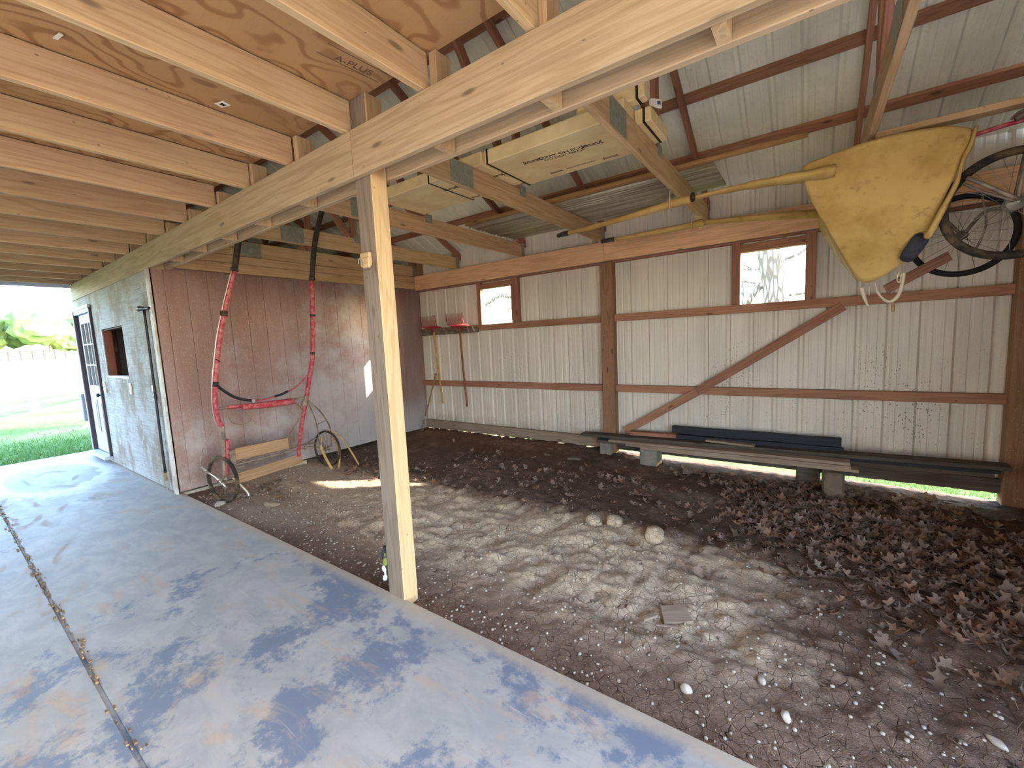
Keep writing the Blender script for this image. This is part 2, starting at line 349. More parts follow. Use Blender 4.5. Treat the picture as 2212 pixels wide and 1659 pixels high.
def mk_bark():
    m, nt = new_mat('furrowed_bark'); b = N(nt); p = worldvec(b)
    v = b.vor(b.map(p, (14, 14, 2.6)), 1., 'DISTANCE_TO_EDGE'); n1 = b.noise(b.map(p, (9, 9, 2)), 2., 5., .7)
    f = b.m('ADD', b.ss(v, .02, .25), b.m('MULTIPLY', n1, .3))
    c = b.mix(b.ss(f, .2, .9), rgb(92, 86, 78), rgb(162, 157, 147))
    b.out(c, .9, .1, nrm=b.bump(f, .8, .03)); return m
M['bark'] = mk_bark()
def mk_glass():
    m, nt = new_mat('door_glass'); b = N(nt)
    g = b.n('ShaderNodeBsdfGlossy'); g.inputs['Roughness'].default_value = .05; g.inputs[0].default_value = (.9, .95, 1, 1)
    t = b.n('ShaderNodeBsdfTransparent'); t.inputs[0].default_value = (.8, .86, .9, 1)
    mx = b.n('ShaderNodeMixShader'); mx.inputs[0].default_value = .3; o = b.n('ShaderNodeOutputMaterial')
    b.l(t.outputs[0], mx.inputs[1]); b.l(g.outputs[0], mx.inputs[2]); b.l(mx.outputs[0], o.inputs[0]); return m
M['glass'] = mk_glass()

# ------------------------------------------------------------------ mesh helpers
def link(name, bm, mat, parent=None, smooth=False):
    bmesh.ops.recalc_face_normals(bm, faces=bm.faces)
    me = bpy.data.meshes.new(name); bm.to_mesh(me); bm.free()
    if smooth:
        for p in me.polygons: p.use_smooth = True
    me.materials.append(M[mat] if isinstance(mat, str) else mat)
    o = bpy.data.objects.new(name, me); COL.objects.link(o)
    if parent: o.parent = parent
    return o
def tag(o, label=None, cat=None, group=None, kind=None):
    if label: o['label'] = label
    if cat: o['category'] = cat
    if group: o['group'] = group
    if kind: o['kind'] = kind
    return o
def thing(name, label, cat, group=None, loc=(0, 0, 0)):
    o = bpy.data.objects.new(name, None); COL.objects.link(o); o.location = loc; o.empty_display_size = .1
    return tag(o, label, cat, group)
def wl(p):
    """world position of a parent chain"""
    v = V((0, 0, 0))
    while p is not None: v = v + p.matrix_basis.translation; p = p.parent
    return v
def bx(bm, lo, hi, bev=0.):
    vs = [bm.verts.new((x, y, z)) for z in (lo[2], hi[2]) for y in (lo[1], hi[1]) for x in (lo[0], hi[0])]
    fs = [bm.faces.new([vs[i] for i in q]) for q in ((0, 2, 3, 1), (4, 5, 7, 6), (0, 1, 5, 4), (2, 6, 7, 3), (0, 4, 6, 2), (1, 3, 7, 5))]
    if bev:
        es = list({e for f in fs for e in f.edges})
        bmesh.ops.bevel(bm, geom=es, offset=bev, segments=1, affect='EDGES', profile=.7)
def box(name, lo, hi, mat, parent=None, bev=0., local=False):
    """axis-aligned box whose local origin is its centre"""
    lo = V(lo); hi = V(hi); c = (lo + hi) / 2
    bm = bmesh.new(); bx(bm, lo - c, hi - c, bev)
    o = link(name, bm, mat, parent); o.location = c if local else c - wl(parent)
    return o
def board(name, a, b, w, h, mat, up=(0, 0, 1), parent=None, bev=.003, cuts=0, wob=0., taper=None):
    """plank from a to b (centre line), local X along its length; w across, h along up"""
    a = V(a); b = V(b); x = (b - a); L = x.length; x.normalize()
    upv = V(up); y = upv.cross(x).normalized(); z = x.cross(y)
    bm = bmesh.new()
    n = max(1, cuts)
    rings = []
    for i in range(n + 1):
        t = -L / 2 + L * i / n
        oy = math.sin(i * 1.7) * wob; oz = math.cos(i * 2.3) * wob
        rings.append([bm.verts.new((t, sy * w / 2 + oy, sz * h / 2 + oz)) for sy, sz in ((-1, -1), (1, -1), (1, 1), (-1, 1))])
    for i in range(n):
        for k in range(4):
            bm.faces.new((rings[i][k], rings[i][(k + 1) % 4], rings[i + 1][(k + 1) % 4], rings[i + 1][k]))
    bm.faces.new(rings[0][::-1]); bm.faces.new(rings[-1])
    if bev: bmesh.ops.bevel(bm, geom=[e for e in bm.edges if abs((e.verts[0].co - e.verts[1].co).normalized().x) > .9], offset=bev, segments=1, affect='EDGES')
    o = link(name, bm, mat, parent)
    mt = Matrix((x, y, z)).transposed().to_4x4(); mt.translation = (a + b) / 2
    if parent: mt = Matrix.Translation(-wl(parent)) @ mt
    o.matrix_basis = mt
    return o
def smoothpts(pts, k=4):
    """Catmull-Rom resample"""
    P = [V(p) for p in pts]; out = []
    for i in range(len(P) - 1):
        p0 = P[max(i - 1, 0)]; p1 = P[i]; p2 = P[i + 1]; p3 = P[min(i + 2, len(P) - 1)]
        for j in range(k):
            t = j / k
            out.append(.5 * ((2 * p1) + (p2 - p0) * t + (2 * p0 - 5 * p1 + 4 * p2 - p3) * t * t + (3 * p1 - p0 - 3 * p2 + p3) * t ** 3))
    out.append(P[-1]); return out
def tube_bm(bm, pts, r, n=8, closed=False, cap=True, flat=1.):
    P = [V(p) for p in pts]; rr = r if isinstance(r, (list, tuple)) else [r] * len(P)
    if len(rr) != len(P): rr = [rr[int(i * (len(rr) - 1) / max(1, len(P) - 1))] for i in range(len(P))]
    rings = []; prev = None
    for i, p in enumerate(P):
        if closed: t = P[(i + 1) % len(P)] - P[i - 1]
        else: t = P[min(i + 1, len(P) - 1)] - P[max(i - 1, 0)]
        if t.length < 1e-9: t = V((0, 0, 1))
        t.normalize()
        if prev is None:
            ref = V((0, 0, 1)) if abs(t.z) < .9 else V((1, 0, 0)); u = t.cross(ref).normalized()
        else:
            u = prev - t * prev.dot(t)
            u = u.normalized() if u.length > 1e-6 else t.orthogonal().normalized()
        prev = u; w = t.cross(u)
        rings.append([bm.verts.new(p + (u * math.cos(a) + w * math.sin(a) * flat) * rr[i]) for a in (2 * PI * k / n for k in range(n))])
    m = len(rings)
    for i in range(m if closed else m - 1):
        A = rings[i]; B = rings[(i + 1) % m]
        for k in range(n): bm.faces.new((A[k], A[(k + 1) % n], B[(k + 1) % n], B[k]))
    if cap and not closed:
        bm.faces.new(rings[0][::-1]); bm.faces.new(rings[-1])
def tube(name, pts, r, mat, parent=None, n=8, sm=4, closed=False, flat=1.):
    bm = bmesh.new()
    P = smoothpts(pts, sm) if sm > 1 and len(pts) > 2 else [V(p) for p in pts]
    if parent: P = [p - wl(parent) for p in P]
    tube_bm(bm, P, r, n, closed, True, flat)
    return link(name, bm, mat, parent, True)
def lathe_bm(bm, prof, n=24, axis='Y', c=(0, 0, 0)):
    """prof: list of (radius, offset along axis); closed profile ring"""
    rings = []
    for i in range(n):
        a = 2 * PI * i / n
        R = []
        for r, t in prof:
            q = (r * math.cos(a), t, r * math.sin(a)) if axis == 'Y' else (r * math.cos(a), r * math.sin(a), t)
            R.append(bm.verts.new(V(q) + V(c)))
        rings.append(R)
    m = len(prof)
    for i in range(n):
        A = rings[i]; B = rings[(i + 1) % n]
        for k in range(m): bm.faces.new((A[k], A[(k + 1) % m], B[(k + 1) % m], B[k]))
def sheet(name, grid, mat, parent=None, thick=.002, sub=2, sm=True):
    """grid: rows of points"""
    bm = bmesh.new(); vs = [[bm.verts.new(V(p)) for p in row] for row in grid]
    for i in range(len(vs) - 1):
        for j in range(len(vs[0]) - 1): bm.faces.new((vs[i][j], vs[i][j + 1], vs[i + 1][j + 1], vs[i + 1][j]))
    o = link(name, bm, mat, parent, sm)
    if sub:
        s = o.modifiers.new('sub', 'SUBSURF'); s.levels = sub; s.render_levels = sub
    s = o.modifiers.new('sol', 'SOLIDIFY'); s.thickness = thick
    return o
def text(name, s, size, loc, xdir, ydir, mat, parent, align='CENTER'):
    cu = bpy.data.curves.new(name, 'FONT'); cu.body = s; cu.size = size; cu.align_x = align; cu.align_y = 'CENTER'; cu.extrude = .0004
    cu.materials.append(M[mat])
    o = bpy.data.objects.new(name, cu); COL.objects.link(o); o.parent = parent
    x = V(xdir).normalized(); z = x.cross(V(ydir)).normalized(); y = z.cross(x)
    me = bpy.data.meshes.new_from_object(o.evaluated_get(bpy.context.evaluated_depsgraph_get()))
    bpy.data.objects.remove(o); o = bpy.data.objects.new(name, me); COL.objects.link(o); o.parent = parent
    if not me.materials: me.materials.append(M[mat])
    mt = Matrix((x, y, z)).transposed().to_4x4(); mt.translation = V(loc) - V(parent.location)
    o.matrix_basis = mt; return o
def dup(root, label=None):
    r = root.copy(); COL.objects.link(r)
    if label: r['label'] = label
    for ch in list(root.children):
        c = ch.copy(); COL.objects.link(c); c.parent = r
        for g in list(ch.children):
            d = g.copy(); COL.objects.link(d); d.parent = c
    return r
ORD = ['first', 'second', 'third', 'fourth', 'fifth', 'sixth', 'seventh', 'eighth', 'ninth', 'tenth', 'eleventh', 'twelfth', 'thirteenth', 'fourteenth', 'fifteenth', 'sixteenth', 'seventeenth']

# ------------------------------------------------------------------ key dimensions (metres, slab top = 0)
YG = 1.501      # front face of the girder
ZG, HG = 2.481, .246
ZT = ZG + HG    # top of girder = underside of joists / truss chords
YM = 5.255      # face of the girts on the metal wall
XC = -5.756     # red wall
XR = 1.354      # corner post
YT = 1.518      # siding of the tack room
XE = -9.66      # far end of the building
XN = 1.62       # near end of the building
def roofz(y): return 3.04 + .52 * (5.24 - y)     # underside of the purlins
YRIDGE = -.35

# ------------------------------------------------------------------ value noise for the ground
def vnoise(x, y, seed=0):
    xi = np.floor(x).astype(int); yi = np.floor(y).astype(int); fx = x - xi; fy = y - yi
    fx = fx * fx * (3 - 2 * fx); fy = fy * fy * (3 - 2 * fy)
    def h(a, b):
        n = (a * 374761393 + b * 668265263 + seed * 1442695041) & 0xffffffff
        n = ((n ^ (n >> 13)) * 1274126177) & 0xffffffff
        return ((n ^ (n >> 16)) & 0xffff) / 65535.
    return (h(xi, yi) * (1 - fx) + h(xi + 1, yi) * fx) * (1 - fy) + (h(xi, yi + 1) * (1 - fx) + h(xi + 1, yi + 1) * fx) * fy
def sst(v, a, b):
    t = np.clip((v - a) / (b - a), 0, 1); return t * t * (3 - 2 * t)
def ground_h(x, y):
    x = np.asarray(x, float); y = np.asarray(y, float)
    z = -.045 + .03 * (vnoise(x * .9, y * .9, 1) - .5)
    mid = sst(y, 1.7, 2.2) * sst(y, 4.2, 3.4) * sst(x, 1.2, .2) * sst(x, -4.6, -3.)
    clod = vnoise(x * 7, y * 7, 2); c2 = vnoise(x * 17, y * 17, 3); c3 = vnoise(x * 41, y * 41, 4)
    z = z + mid * (.05 * (clod - .5) + .028 * (c2 - .5)) + .008 * (c2 - .5) + .009 * (c3 - .5)
    # heap of clods in the middle
    hp = np.exp(-(((x + 1.15) / .75) ** 2 + ((y - 3.15) / .28) ** 2))
    z = z + hp * (.035 + .07 * np.maximum(0, vnoise(x * 5 + 3, y * 6, 5) - .45))
    # soil banked against the back plate on the left, gullies on the right
    z = z + sst(y, 4.9, 5.2) * (.045 * sst(x, -1.6, -2.4)) * (1 + .5 * (c2 - .5))
    z = z + sst(y, 4.7, 5.25) * .012 * np.sin(x * 3.1 + .6) * sst(x, -.2, .2)
    z = z - sst(y, 1.62, 1.56) * 0. 
    z = np.where(y < 1.56, np.minimum(z, -.03), z)
    return z

# ================================================================== SETTING
# concrete slab, in sections divided by a joint
def slab():
    bm = bmesh.new()
    secs = [((XE - .4, .327, -.14), (3.2, 1.556, 0)), ((XE - .4, -2.9, -.14), (3.2, .313, 0))]
    for lo, hi in secs: bx(bm, lo, hi, .006)
    bx(bm, (XE - .4, .312, -.14), (3.2, .328, -.012))
    bx(bm, (XE + .02, 1.545, -.14), (XC - .02, 3.0, -.002))
    o = link('floor', bm, 'concrete'); tag(o, kind='structure')
    bm = bmesh.new()
    for i in range(260):
        x = -8.8 + random.random() * 8.8; y = .32 + random.gauss(0, .012); r = .002 + random.random() * .004
        s = .6 + random.random()
        bx(bm, (x - r * 3 * s, y - r, -.004), (x + r * 3 * s, y + r, .002 + r))
    o = link('joint_debris', bm, 'straw'); tag(o, 'line of grit and straw caught in the joint of the concrete floor', 'debris', kind='stuff')
slab()
def dirt():
    xs = np.arange(XC - .3, XR + .5, .0175); ys = np.concatenate([np.arange(1.5, 5.365, .0175)])
    X, Y = np.meshgrid(xs, ys, indexing='ij'); Z = ground_h(X, Y)
    nx, ny = X.shape
    vs = np.stack([X, Y, Z], -1).reshape(-1, 3)
    i = np.arange(nx - 1)[:, None] * ny + np.arange(ny - 1)[None, :]
    f = np.stack([i, i + ny, i + ny + 1, i + 1], -1).reshape(-1, 4)
    me = bpy.data.meshes.new('ground'); me.from_pydata(vs.tolist(), [], f.tolist()); me.update()
    for p in me.polygons: p.use_smooth = True
    me.materials.append(M['dirt'])
    o = bpy.data.objects.new('ground', me); COL.objects.link(o); tag(o, kind='structure')
dirt()
def lawn():
    bm = bmesh.new()
    xs = [-260, -200, -150, -110, -80, -60, -45, -35, -28, -22, -17, -13, -10.05, -5, 0, 1.85, 3.3, 8, 20, 60]
    ys = [-160, -90, -50, -25, -12, -6, -3, 0, 1.5, 3, 5.37, 8, 14, 30, 60, 110, 180]
    def z(x, y):
        d = max(0, -x - 38); return -.1 + d * .033 + .03 * math.sin(x * .7) * math.cos(y * .5)
    g = [[bm.verts.new((x, y, z(x, y))) for y in ys] for x in xs]
    for i in range(len(xs) - 1):
        for j in range(len(ys) - 1):
            cx = (xs[i] + xs[i + 1]) / 2; cy = (ys[j] + ys[j + 1]) / 2
            if -10.05 < cx < 1.85 and -3 < cy < 5.37: continue
            bm.faces.new((g[i][j], g[i + 1][j], g[i + 1][j + 1], g[i][j + 1]))
    o = link('lawn', bm, 'grass'); tag(o, kind='structure')
lawn()

# ribbed metal profile ------------------------------------------------
RIB0 = -1.9146
def rib_profile(x0, x1, extra=()):
    """list of (x, depth) ; depth>0 = rib standing off outward"""
    pts = []
    k0 = int(math.floor((x0 - RIB0) / .2286)) - 1; k1 = int(math.ceil((x1 - RIB0) / .2286)) + 1
    for k in range(k0, k1 + 1):
        c = RIB0 + .2286 * k
        pts += [(c - .03, 0), (c - .012, .019), (c + .012, .019), (c + .03, 0)]
        for d in (.076, .152): pts += [(c + d - .013, 0), (c + d - .006, .003), (c + d + .006, .003), (c + d + .013, 0)]
    def dep(x):
        for (a, da), (b_, db) in zip(pts, pts[1:]):
            if a <= x <= b_: return da + (db - da) * (x - a) / max(1e-9, b_ - a)
        return 0
    ex = [x0, x1, *extra]
    allp = [p for p in pts if x0 < p[0] < x1] + [(x, dep(x)) for x in ex]
    return sorted(allp)
WIN1 = (-4.298, -3.709, 1.800, 2.358); WIN2 = (-.646, -.066, 1.800, 2.364)
YS = 5.335     # inner face of the wall sheet
def back_wall():
    bm = bmesh.new()
    prof = rib_profile(XE, XN, (WIN1[0], WIN1[1], WIN2[0], WIN2[1]))
    zs = [0.0, 1.800, 2.36, 3.06]
    g = [[bm.verts.new((x, YS + d, z)) for z in zs] for x, d in prof]
    for i in range(len(prof) - 1):
        cx = (prof[i][0] + prof[i + 1][0]) / 2
        for j in range(3):
            if j == 1 and any(w[0] < cx < w[1] for w in (WIN1, WIN2)): continue
            bm.faces.new((g[i][j], g[i + 1][j], g[i + 1][j + 1], g[i][j + 1]))
    o = link('wall_back', bm, 'wallmetal'); tag(o, kind='structure')
    s = o.modifiers.new('t', 'SOLIDIFY'); s.thickness = .0012; s.offset = 1
back_wall()
def roof():
    bm = bmesh.new(); prof = rib_profile(XE - .25, XN + .25)
    def zz(y): return 3.085 + .52 * (5.24 - y)
    for y0, y1, sgn in ((5.62, YRIDGE, 1), (YRIDGE, -6.3, -1)):
        def P(x, d, y):
            yy = y if sgn > 0 else 2 * YRIDGE - y
            return (x, y, zz(yy) + d * 1.1)
        a = [bm.verts.new(P(x, d, y0)) for x, d in prof]; c = [bm.verts.new(P(x, d, y1)) for x, d in prof]
        for i in range(len(prof) - 1): bm.faces.new((a[i], a[i + 1], c[i + 1], c[i]))
    o = link('roof', bm, 'roofmetal'); tag(o, kind='structure')
    s = o.modifiers.new('t', 'SOLIDIFY'); s.thickness = .0012; s.offset = 1
roof()
# plywood loft floor = ceiling of the aisle
o = box('ceiling', (XE, -2.9, 2.909), (XN + .3, 1.566, 2.926), 'ply'); tag(o, kind='structure')
# red panelled wall with vertical grooves
def grooved(name, axis, a0, a1, face, depth, z0, z1, pitch, gw, gd, mat, holes=(), sign=1):
    """panelling along an axis; face = coordinate of the front, sign = direction the front looks"""
    bm = bmesh.new(); pts = []
    t = a0
    cuts = sorted({a0, a1, *[h[0] for h in holes], *[h[1] for h in holes]})
    k = a0 + pitch * .5
    while k < a1 - gw:
        pts += [(k - gw, 0), (k - gw * .4, gd), (k + gw * .4, gd), (k + gw, 0)]; k += pitch
    pts = [p for p in pts if all(abs(p[0] - c) > gw * 1.2 for c in cuts)] + [(c, 0) for c in cuts]
    pts.sort()
    zs = sorted({z0, z1, *[h[2] for h in holes], *[h[3] for h in holes]})
    def P(s, d, z):
        f = face - sign * d
        return (s, f, z) if axis == 'X' else (f, s, z)
    g = [[bm.verts.new(P(s, d, z)) for z in zs] for s, d in pts]
    for i in range(len(pts) - 1):
        c = (pts[i][0] + pts[i + 1][0]) / 2
        for j in range(len(zs) - 1):
            cz = (zs[j] + zs[j + 1]) / 2
            if any(h[0] < c < h[1] and h[2] < cz < h[3] for h in holes): continue
            bm.faces.new((g[i][j], g[i + 1][j], g[i + 1][j + 1], g[i][j + 1]))
    o = link(name, bm, mat); tag(o, kind='structure')
    s = o.modifiers.new('t', 'SOLIDIFY'); s.thickness = depth; s.offset = 0
    return o
grooved('wall_left', 'Y', YT + .012, YS - .02, XC, .012, .02, 2.503, .203, .006, .007, 'redwall')
TW = (-8.06, -7.04, 1.315, 1.96); DR = (-9.52, -8.47, .10, 2.30)
grooved('wall_front', 'X', XE + .02, XC - .02, YT, .012, .012, ZG + .01, .112, .004, .006, 'siding', holes=(TW, DR), sign=-1)
grooved('wall_end', 'Y', YT + .012, YS - .02, XE, .012, -.05, 4.9, .203, .006, .007, 'siding')
# gable panel above the aisle at the far end, closed side of the bay
def gable(name, x, mat, y0, y1, zb, thick=.03):
    bm = bmesh.new()
    def zr(y): return 3.03 + .52 * (5.24 - (y if y > YRIDGE else 2 * YRIDGE - y))
    ys = [y0, y1] if not (y0 < YRIDGE < y1) else [y0, YRIDGE, y1]
    a = [[bm.verts.new((xx, y, zb)) for y in ys] + [bm.verts.new((xx, y, zr(y))) for y in ys[::-1]] for xx in (x, x + thick)]
    bm.faces.new(a[0][::-1]); bm.faces.new(a[1])
    n = len(a[0])
    for i in range(n): bm.faces.new((a[0][i], a[0][(i + 1) % n], a[1][(i + 1) % n], a[1][i]))
    o = link(name, bm, mat); tag(o, kind='structure')
gable('wall_gable_far', XE - .03, 'darkbrown', -6.0, 1.5, 2.95)
gable('wall_right', XR + .145, 'darkbrown', 1.70, 5.33, -.2)
gable('wall_gable_near', XN + .05, 'darkbrown', -6.0, 1.69, 2.95)
# unseen wall added across the aisle to cut light from the south
o = box('wall_light_block', (XE, -3.02, -.1), (XN, -2.96, 2.905), 'siding'); tag(o, kind='structure')
# inside of the tack room
o = box('wall_tack_back', (XE + .03, 3.0, 0), (XC - .03, 3.04, 2.5), 'darkbrown'); tag(o, kind='structure')
o = box('ceiling_tack', (XE + .03, YT + .03, 2.505), (XC - .03, 3.0, 2.53), 'darkbrown'); tag(o, kind='structure')
# white corner board and bottom sill of the tack room
o = box('trim_1', (XC - .085, YT - .022, -.03), (XC + .008, YT - .001, ZG), 'whitetrim', bev=.003); tag(o, kind='structure')
# boards above the red wall (three courses)
for i, (z0, z1, dx, mt) in enumerate(((2.507, 2.622, .030, 'chord'), (2.626, 2.722, .012, 'chord'))):
    o = board('trim_%d' % (i + 2), (XC + dx / 2, YG + .2, (z0 + z1) / 2), (XC + dx / 2, YM - .04, (z0 + z1) / 2), .03, z1 - z0, mt); tag(o, kind='structure')
# fascia on the far edge of the loft
o = box('trim_4', (XE - .05, -2.9, 2.70), (XE - .02, YG + .03, 2.93), 'pvc'); tag(o, kind='structure')

# ---- window frames in the metal wall
def window(name, w, jl, jr):
    r = bpy.data.objects.new(name, None); COL.objects.link(r); r.location = ((w[0] + w[1]) / 2, YM, w[2]); tag(r, kind='structure')
    d0, d1 = YM + .001, YS - .002
    board('window_jamb', (w[0] - jl / 2, (d0 + d1) / 2, 1.808), (w[0] - jl / 2, (d0 + d1) / 2, 2.476), d1 - d0, jl, 'redwood', up=(1, 0, 0), parent=r)
    board('window_jamb', (w[1] + jr / 2, (d0 + d1) / 2, 1.808), (w[1] + jr / 2, (d0 + d1) / 2, 2.476), d1 - d0, jr, 'redwood', up=(1, 0, 0), parent=r)
    board('window_head', (w[0] + .002, YM + .03, 2.402), (w[1] - .002, YM + .03, 2.402), .038, .082, 'redwood', parent=r)
    bm = bmesh.new()
    for i in range(3):
        a = w[0] + .03 + i * (w[1] - w[0]) / 3
        bx(bm, (a, YM + .045, 2.452), (a + .13 + .03 * i, YM + .05, 2.47))
    o = link('gap_strip', bm, 'wallmetal', r); o.location = -V(r.location)
    # ragged bottom lip of the cut sheet
    bm = bmesh.new(); n = 26; top = []
    for i in range(n + 1):
        x = w[0] + (w[1] - w[0]) * i / n; top.append((x, 1.803 + random.random() * .010))
    for (xa, za), (xb, zb) in zip(top, top[1:]):
        vs = [bm.verts.new(p) for p in ((xa, YS + .004, 1.79), (xb, YS + .004, 1.79), (xb, YS + .004, zb), (xa, YS + .004, za))]; bm.faces.new(vs)
    o = link('sheet_lip', bm, 'wallmetal', r); o.location = -V(r.location)
    s = o.modifiers.new('t', 'SOLIDIFY'); s.thickness = .003
window('window_1', WIN1, .075, .125); window('window_2', WIN2, .085, .088)

# ---- door of the tack room
def door():
    r = bpy.data.objects.new('door_1', None); COL.objects.link(r); r.location = (-9.0, YT, .1); tag(r, kind='structure')
    x0, x1, z0, z1 = DR
    fy0, fy1 = YT - .035, YT + .08
    for nm, lo, hi in (('door_jamb', (x0, fy0, z0), (x0 + .055, fy1, z1)), ('door_jamb', (x1 - .055, fy0, z0), (x1, fy1, z1)), ('door_head', (x0 + .055, fy0, z1 - .055), (x1 - .055, fy1, z1))):
        box(nm, lo, hi, 'doorframe' if nm == 'door_jamb' else 'door', r, .003)
    box('casing', (x0 - .02, fy0 - .012, z1), (x1 + .01, fy0 + .02, z1 + .045), 'door', r, .003)
    box('casing', (x0 + .0, fy0 - .012, z0), (x0 + .04, fy0 - .001, z1 - .001), 'door', r, .002)
    box('threshold', (x0 + .05, YT - .10, .055), (x1 - .02, YT + .06, .098), 'door', r, .004)
    # leaf with an opening for the lights
    a, c = x0 + .058, x1 - .058; y0, y1 = YT + .012, YT + .05
    gx0, gx1, gz0, gz1 = a + .15, c - .12, 1.15, 2.10
    bm = bmesh.new()
    for lo, hi in (((a, y0, z0 + .012), (c, y1, gz0)), ((a, y0, gz1), (c, y1, z1 - .06)), ((a, y0, gz0), (gx0, y1, gz1)), ((gx1, y0, gz0), (c, y1, gz1))): bx(bm, lo, hi)
    o = link('door_leaf', bm, 'door', r); o.location = -V(r.location)
    bm = bmesh.new()
    m = .03
    for lo, hi in (((gx0 - m, y0 - .012, gz0 - m), (gx1 + m, y0, gz0)), ((gx0 - m, y0 - .012, gz1), (gx1 + m, y0, gz1 + m)), ((gx0 - m, y0 - .012, gz0), (gx0, y0, gz1)), ((gx1, y0 - .012, gz0), (gx1 + m, y0, gz1))): bx(bm, lo, hi, .003)
    for i in (1, 2):
        x = gx0 + (gx1 - gx0) * i / 3; bx(bm, (x - .009, y0 - .008, gz0), (x + .009, y0 + .02, gz1))
        z = gz0 + (gz1 - gz0) * i / 3; bx(bm, (gx0, y0 - .010, z - .009), (gx1, y0 + .022, z + .009))
    o = link('muntin_grid', bm, 'door', r); o.location = -V(r.location)
    box('glass_pane', (gx0, y0 + .015, gz0), (gx1, y0 + .019, gz1), 'glass', r)
    for xa in (a + .14, (a + c) / 2 + .04):
        xb = xa + .30
        bm = bmesh.new(); bx(bm, (xa, y0 - .012, .42), (xb, y0, .94), .008)
        bx(bm, (xa + .05, y0 - .02, .47), (xb - .05, y0 - .010, .89), .008)
        o = link('raised_panel', bm, 'door', r); o.location = -V(r.location)
    bm = bmesh.new()
    lathe_bm(bm, [(.001, 0), (.032, 0), (.032, -.008), (.012, -.012), (.012, -.04), (.028, -.05), (.03, -.065), (.018, -.078), (.001, -.08)], 16, 'Y', (c - .075, y0, 1.02))
    o = link('door_knob', bm, 'rubber', r, True); o.location = -V(r.location)
door()
# serving window of the tack room
def hatch():
    r = bpy.data.objects.new('window_3', None); COL.objects.link(r); r.location = ((TW[0] + TW[1]) / 2, YT, TW[2]); tag(r, kind='structure')
    box('window_sill', (TW[0] - .01, YT - .014, TW[2] - .03), (TW[1] + .015, YT + .09, TW[2] + .001), 'whitetrim', r, .002)
    box('window_jamb', (TW[0] - .001, YT + .01, TW[2] + .002), (TW[0] + .02, YT + .09, TW[3]), 'cabinet', r)
    box('window_jamb', (TW[1] - .02, YT + .01, TW[2] + .002), (TW[1] + .001, YT + .09, TW[3]), 'darkbrown', r)
    box('window_head', (TW[0] + .02, YT + .01, TW[3] - .02), (TW[1] - .02, YT + .09, TW[3] + .001), 'darkbrown', r)
hatch()
def cabinet():
    r = thing('wall_cabinet', 'red brown cabinet with an arched panel door seen through the tack room hatch', 'cabinet', loc=(-9.3, 1.8, 0))
    box('carcass', (-9.55, 1.60, .0), (-9.20, 1.895, 2.2), 'cabinet', r, .004)
    d = box('cabinet_door', (-9.198, 1.74, 1.66), (-9.18, 1.885, 2.12), 'cabinetlite', r, .004)
    box('inset_panel', (.008, -.045, -.17), (.016, .045, .01), 'cabinet', d, local=True)
    box('inset_panel', (.008, -.045, .05), (.016, .045, .19), 'cabinet', d, local=True)
cabinet()
# small fittings on the tack room wall
for i, (x, z, w, h, lab) in enumerate(((-8.32, 1.19, .105, .07, 'upper of the two white cover plates beside the blue door'), (-8.30, 1.10, .105, .07, 'lower of the two white cover plates beside the blue door'), (-7.005, 1.16, .07, .14, 'tall white switch plate below the hatch corner on the grey siding'),
        (-6.09, 1.19, .085, .07, 'upper white cover plate beside the hanging black cable'), (-6.075, 1.09, .085, .075, 'lower white outlet plate beside the hanging black cable'))):
    p = box('cover_plate', (x - w / 2, YT - .022, z - h / 2), (x + w / 2, YT - .007, z + h / 2), 'outlet', bev=.003); tag(p, lab, 'cover plate')
    if h > w: 
        q = box('toggle', (-.006, -.018, -.012), (.006, -.006, .012), 'outlet', p, local=True)
    else:
        q = box('socket_face', (-.02, -.011, -.014), (.02, -.0065, .014), 'darkbrown' if i == 4 else 'outlet', p, local=True)
def stall_tie():
    r = thing('tie_cable', 'black rubber covered tie cable hanging on the white corner of the tack room', 'tie cable', loc=(-5.99, YT, .1))
    y = YT - .035
    tube('cable', [(-5.965, y, 2.06), (-5.97, y, 1.6), (-5.985, y, 1.0), (-6.0, y, .5), (-6.005, y, .245)], .013, 'rubber', r)
    tube('bracket', [(-6.12, y - .01, 2.075), (-6.06, y - .015, 2.085), (-6.0, y - .01, 2.078), (-5.93, y, 2.075), (-5.80, y + .012, 2.07)], [.02, .026, .022, .016, .012], 'rubber', r)
    tube('ferrule', [(-6.005, y, .25), (-6.006, y, .225)], .016, 'rubber', r, sm=1)
    tube('webbing', [(-6.006, y, .225), (-6.008, y, .13)], .014, 'dirtyrope', r, sm=1)
    pts = [(-6.01 + .018 * math.cos(a), y, .105 + .026 * math.sin(a)) for a in np.linspace(0, 2 * PI, 14)[:-1]]
    tube('snap_hook', pts, .004, 'palechrome', r, closed=True, sm=1, n=6)
    pts = [(-5.995 + .017 * math.cos(a), y, .052 + .026 * math.sin(a)) for a in np.linspace(0, 2 * PI, 14)[:-1]]
    tube('snap_hook', pts, .004, 'palechrome', r, closed=True, sm=1, n=6)
stall_tie()
o = box('utility_box', (XE - .16, YT - .06, .55), (XE - .035, YT + .25, 1.0), 'utility', bev=.01); tag(o, 'grey utility box on the outer end wall behind the blue door', 'box')

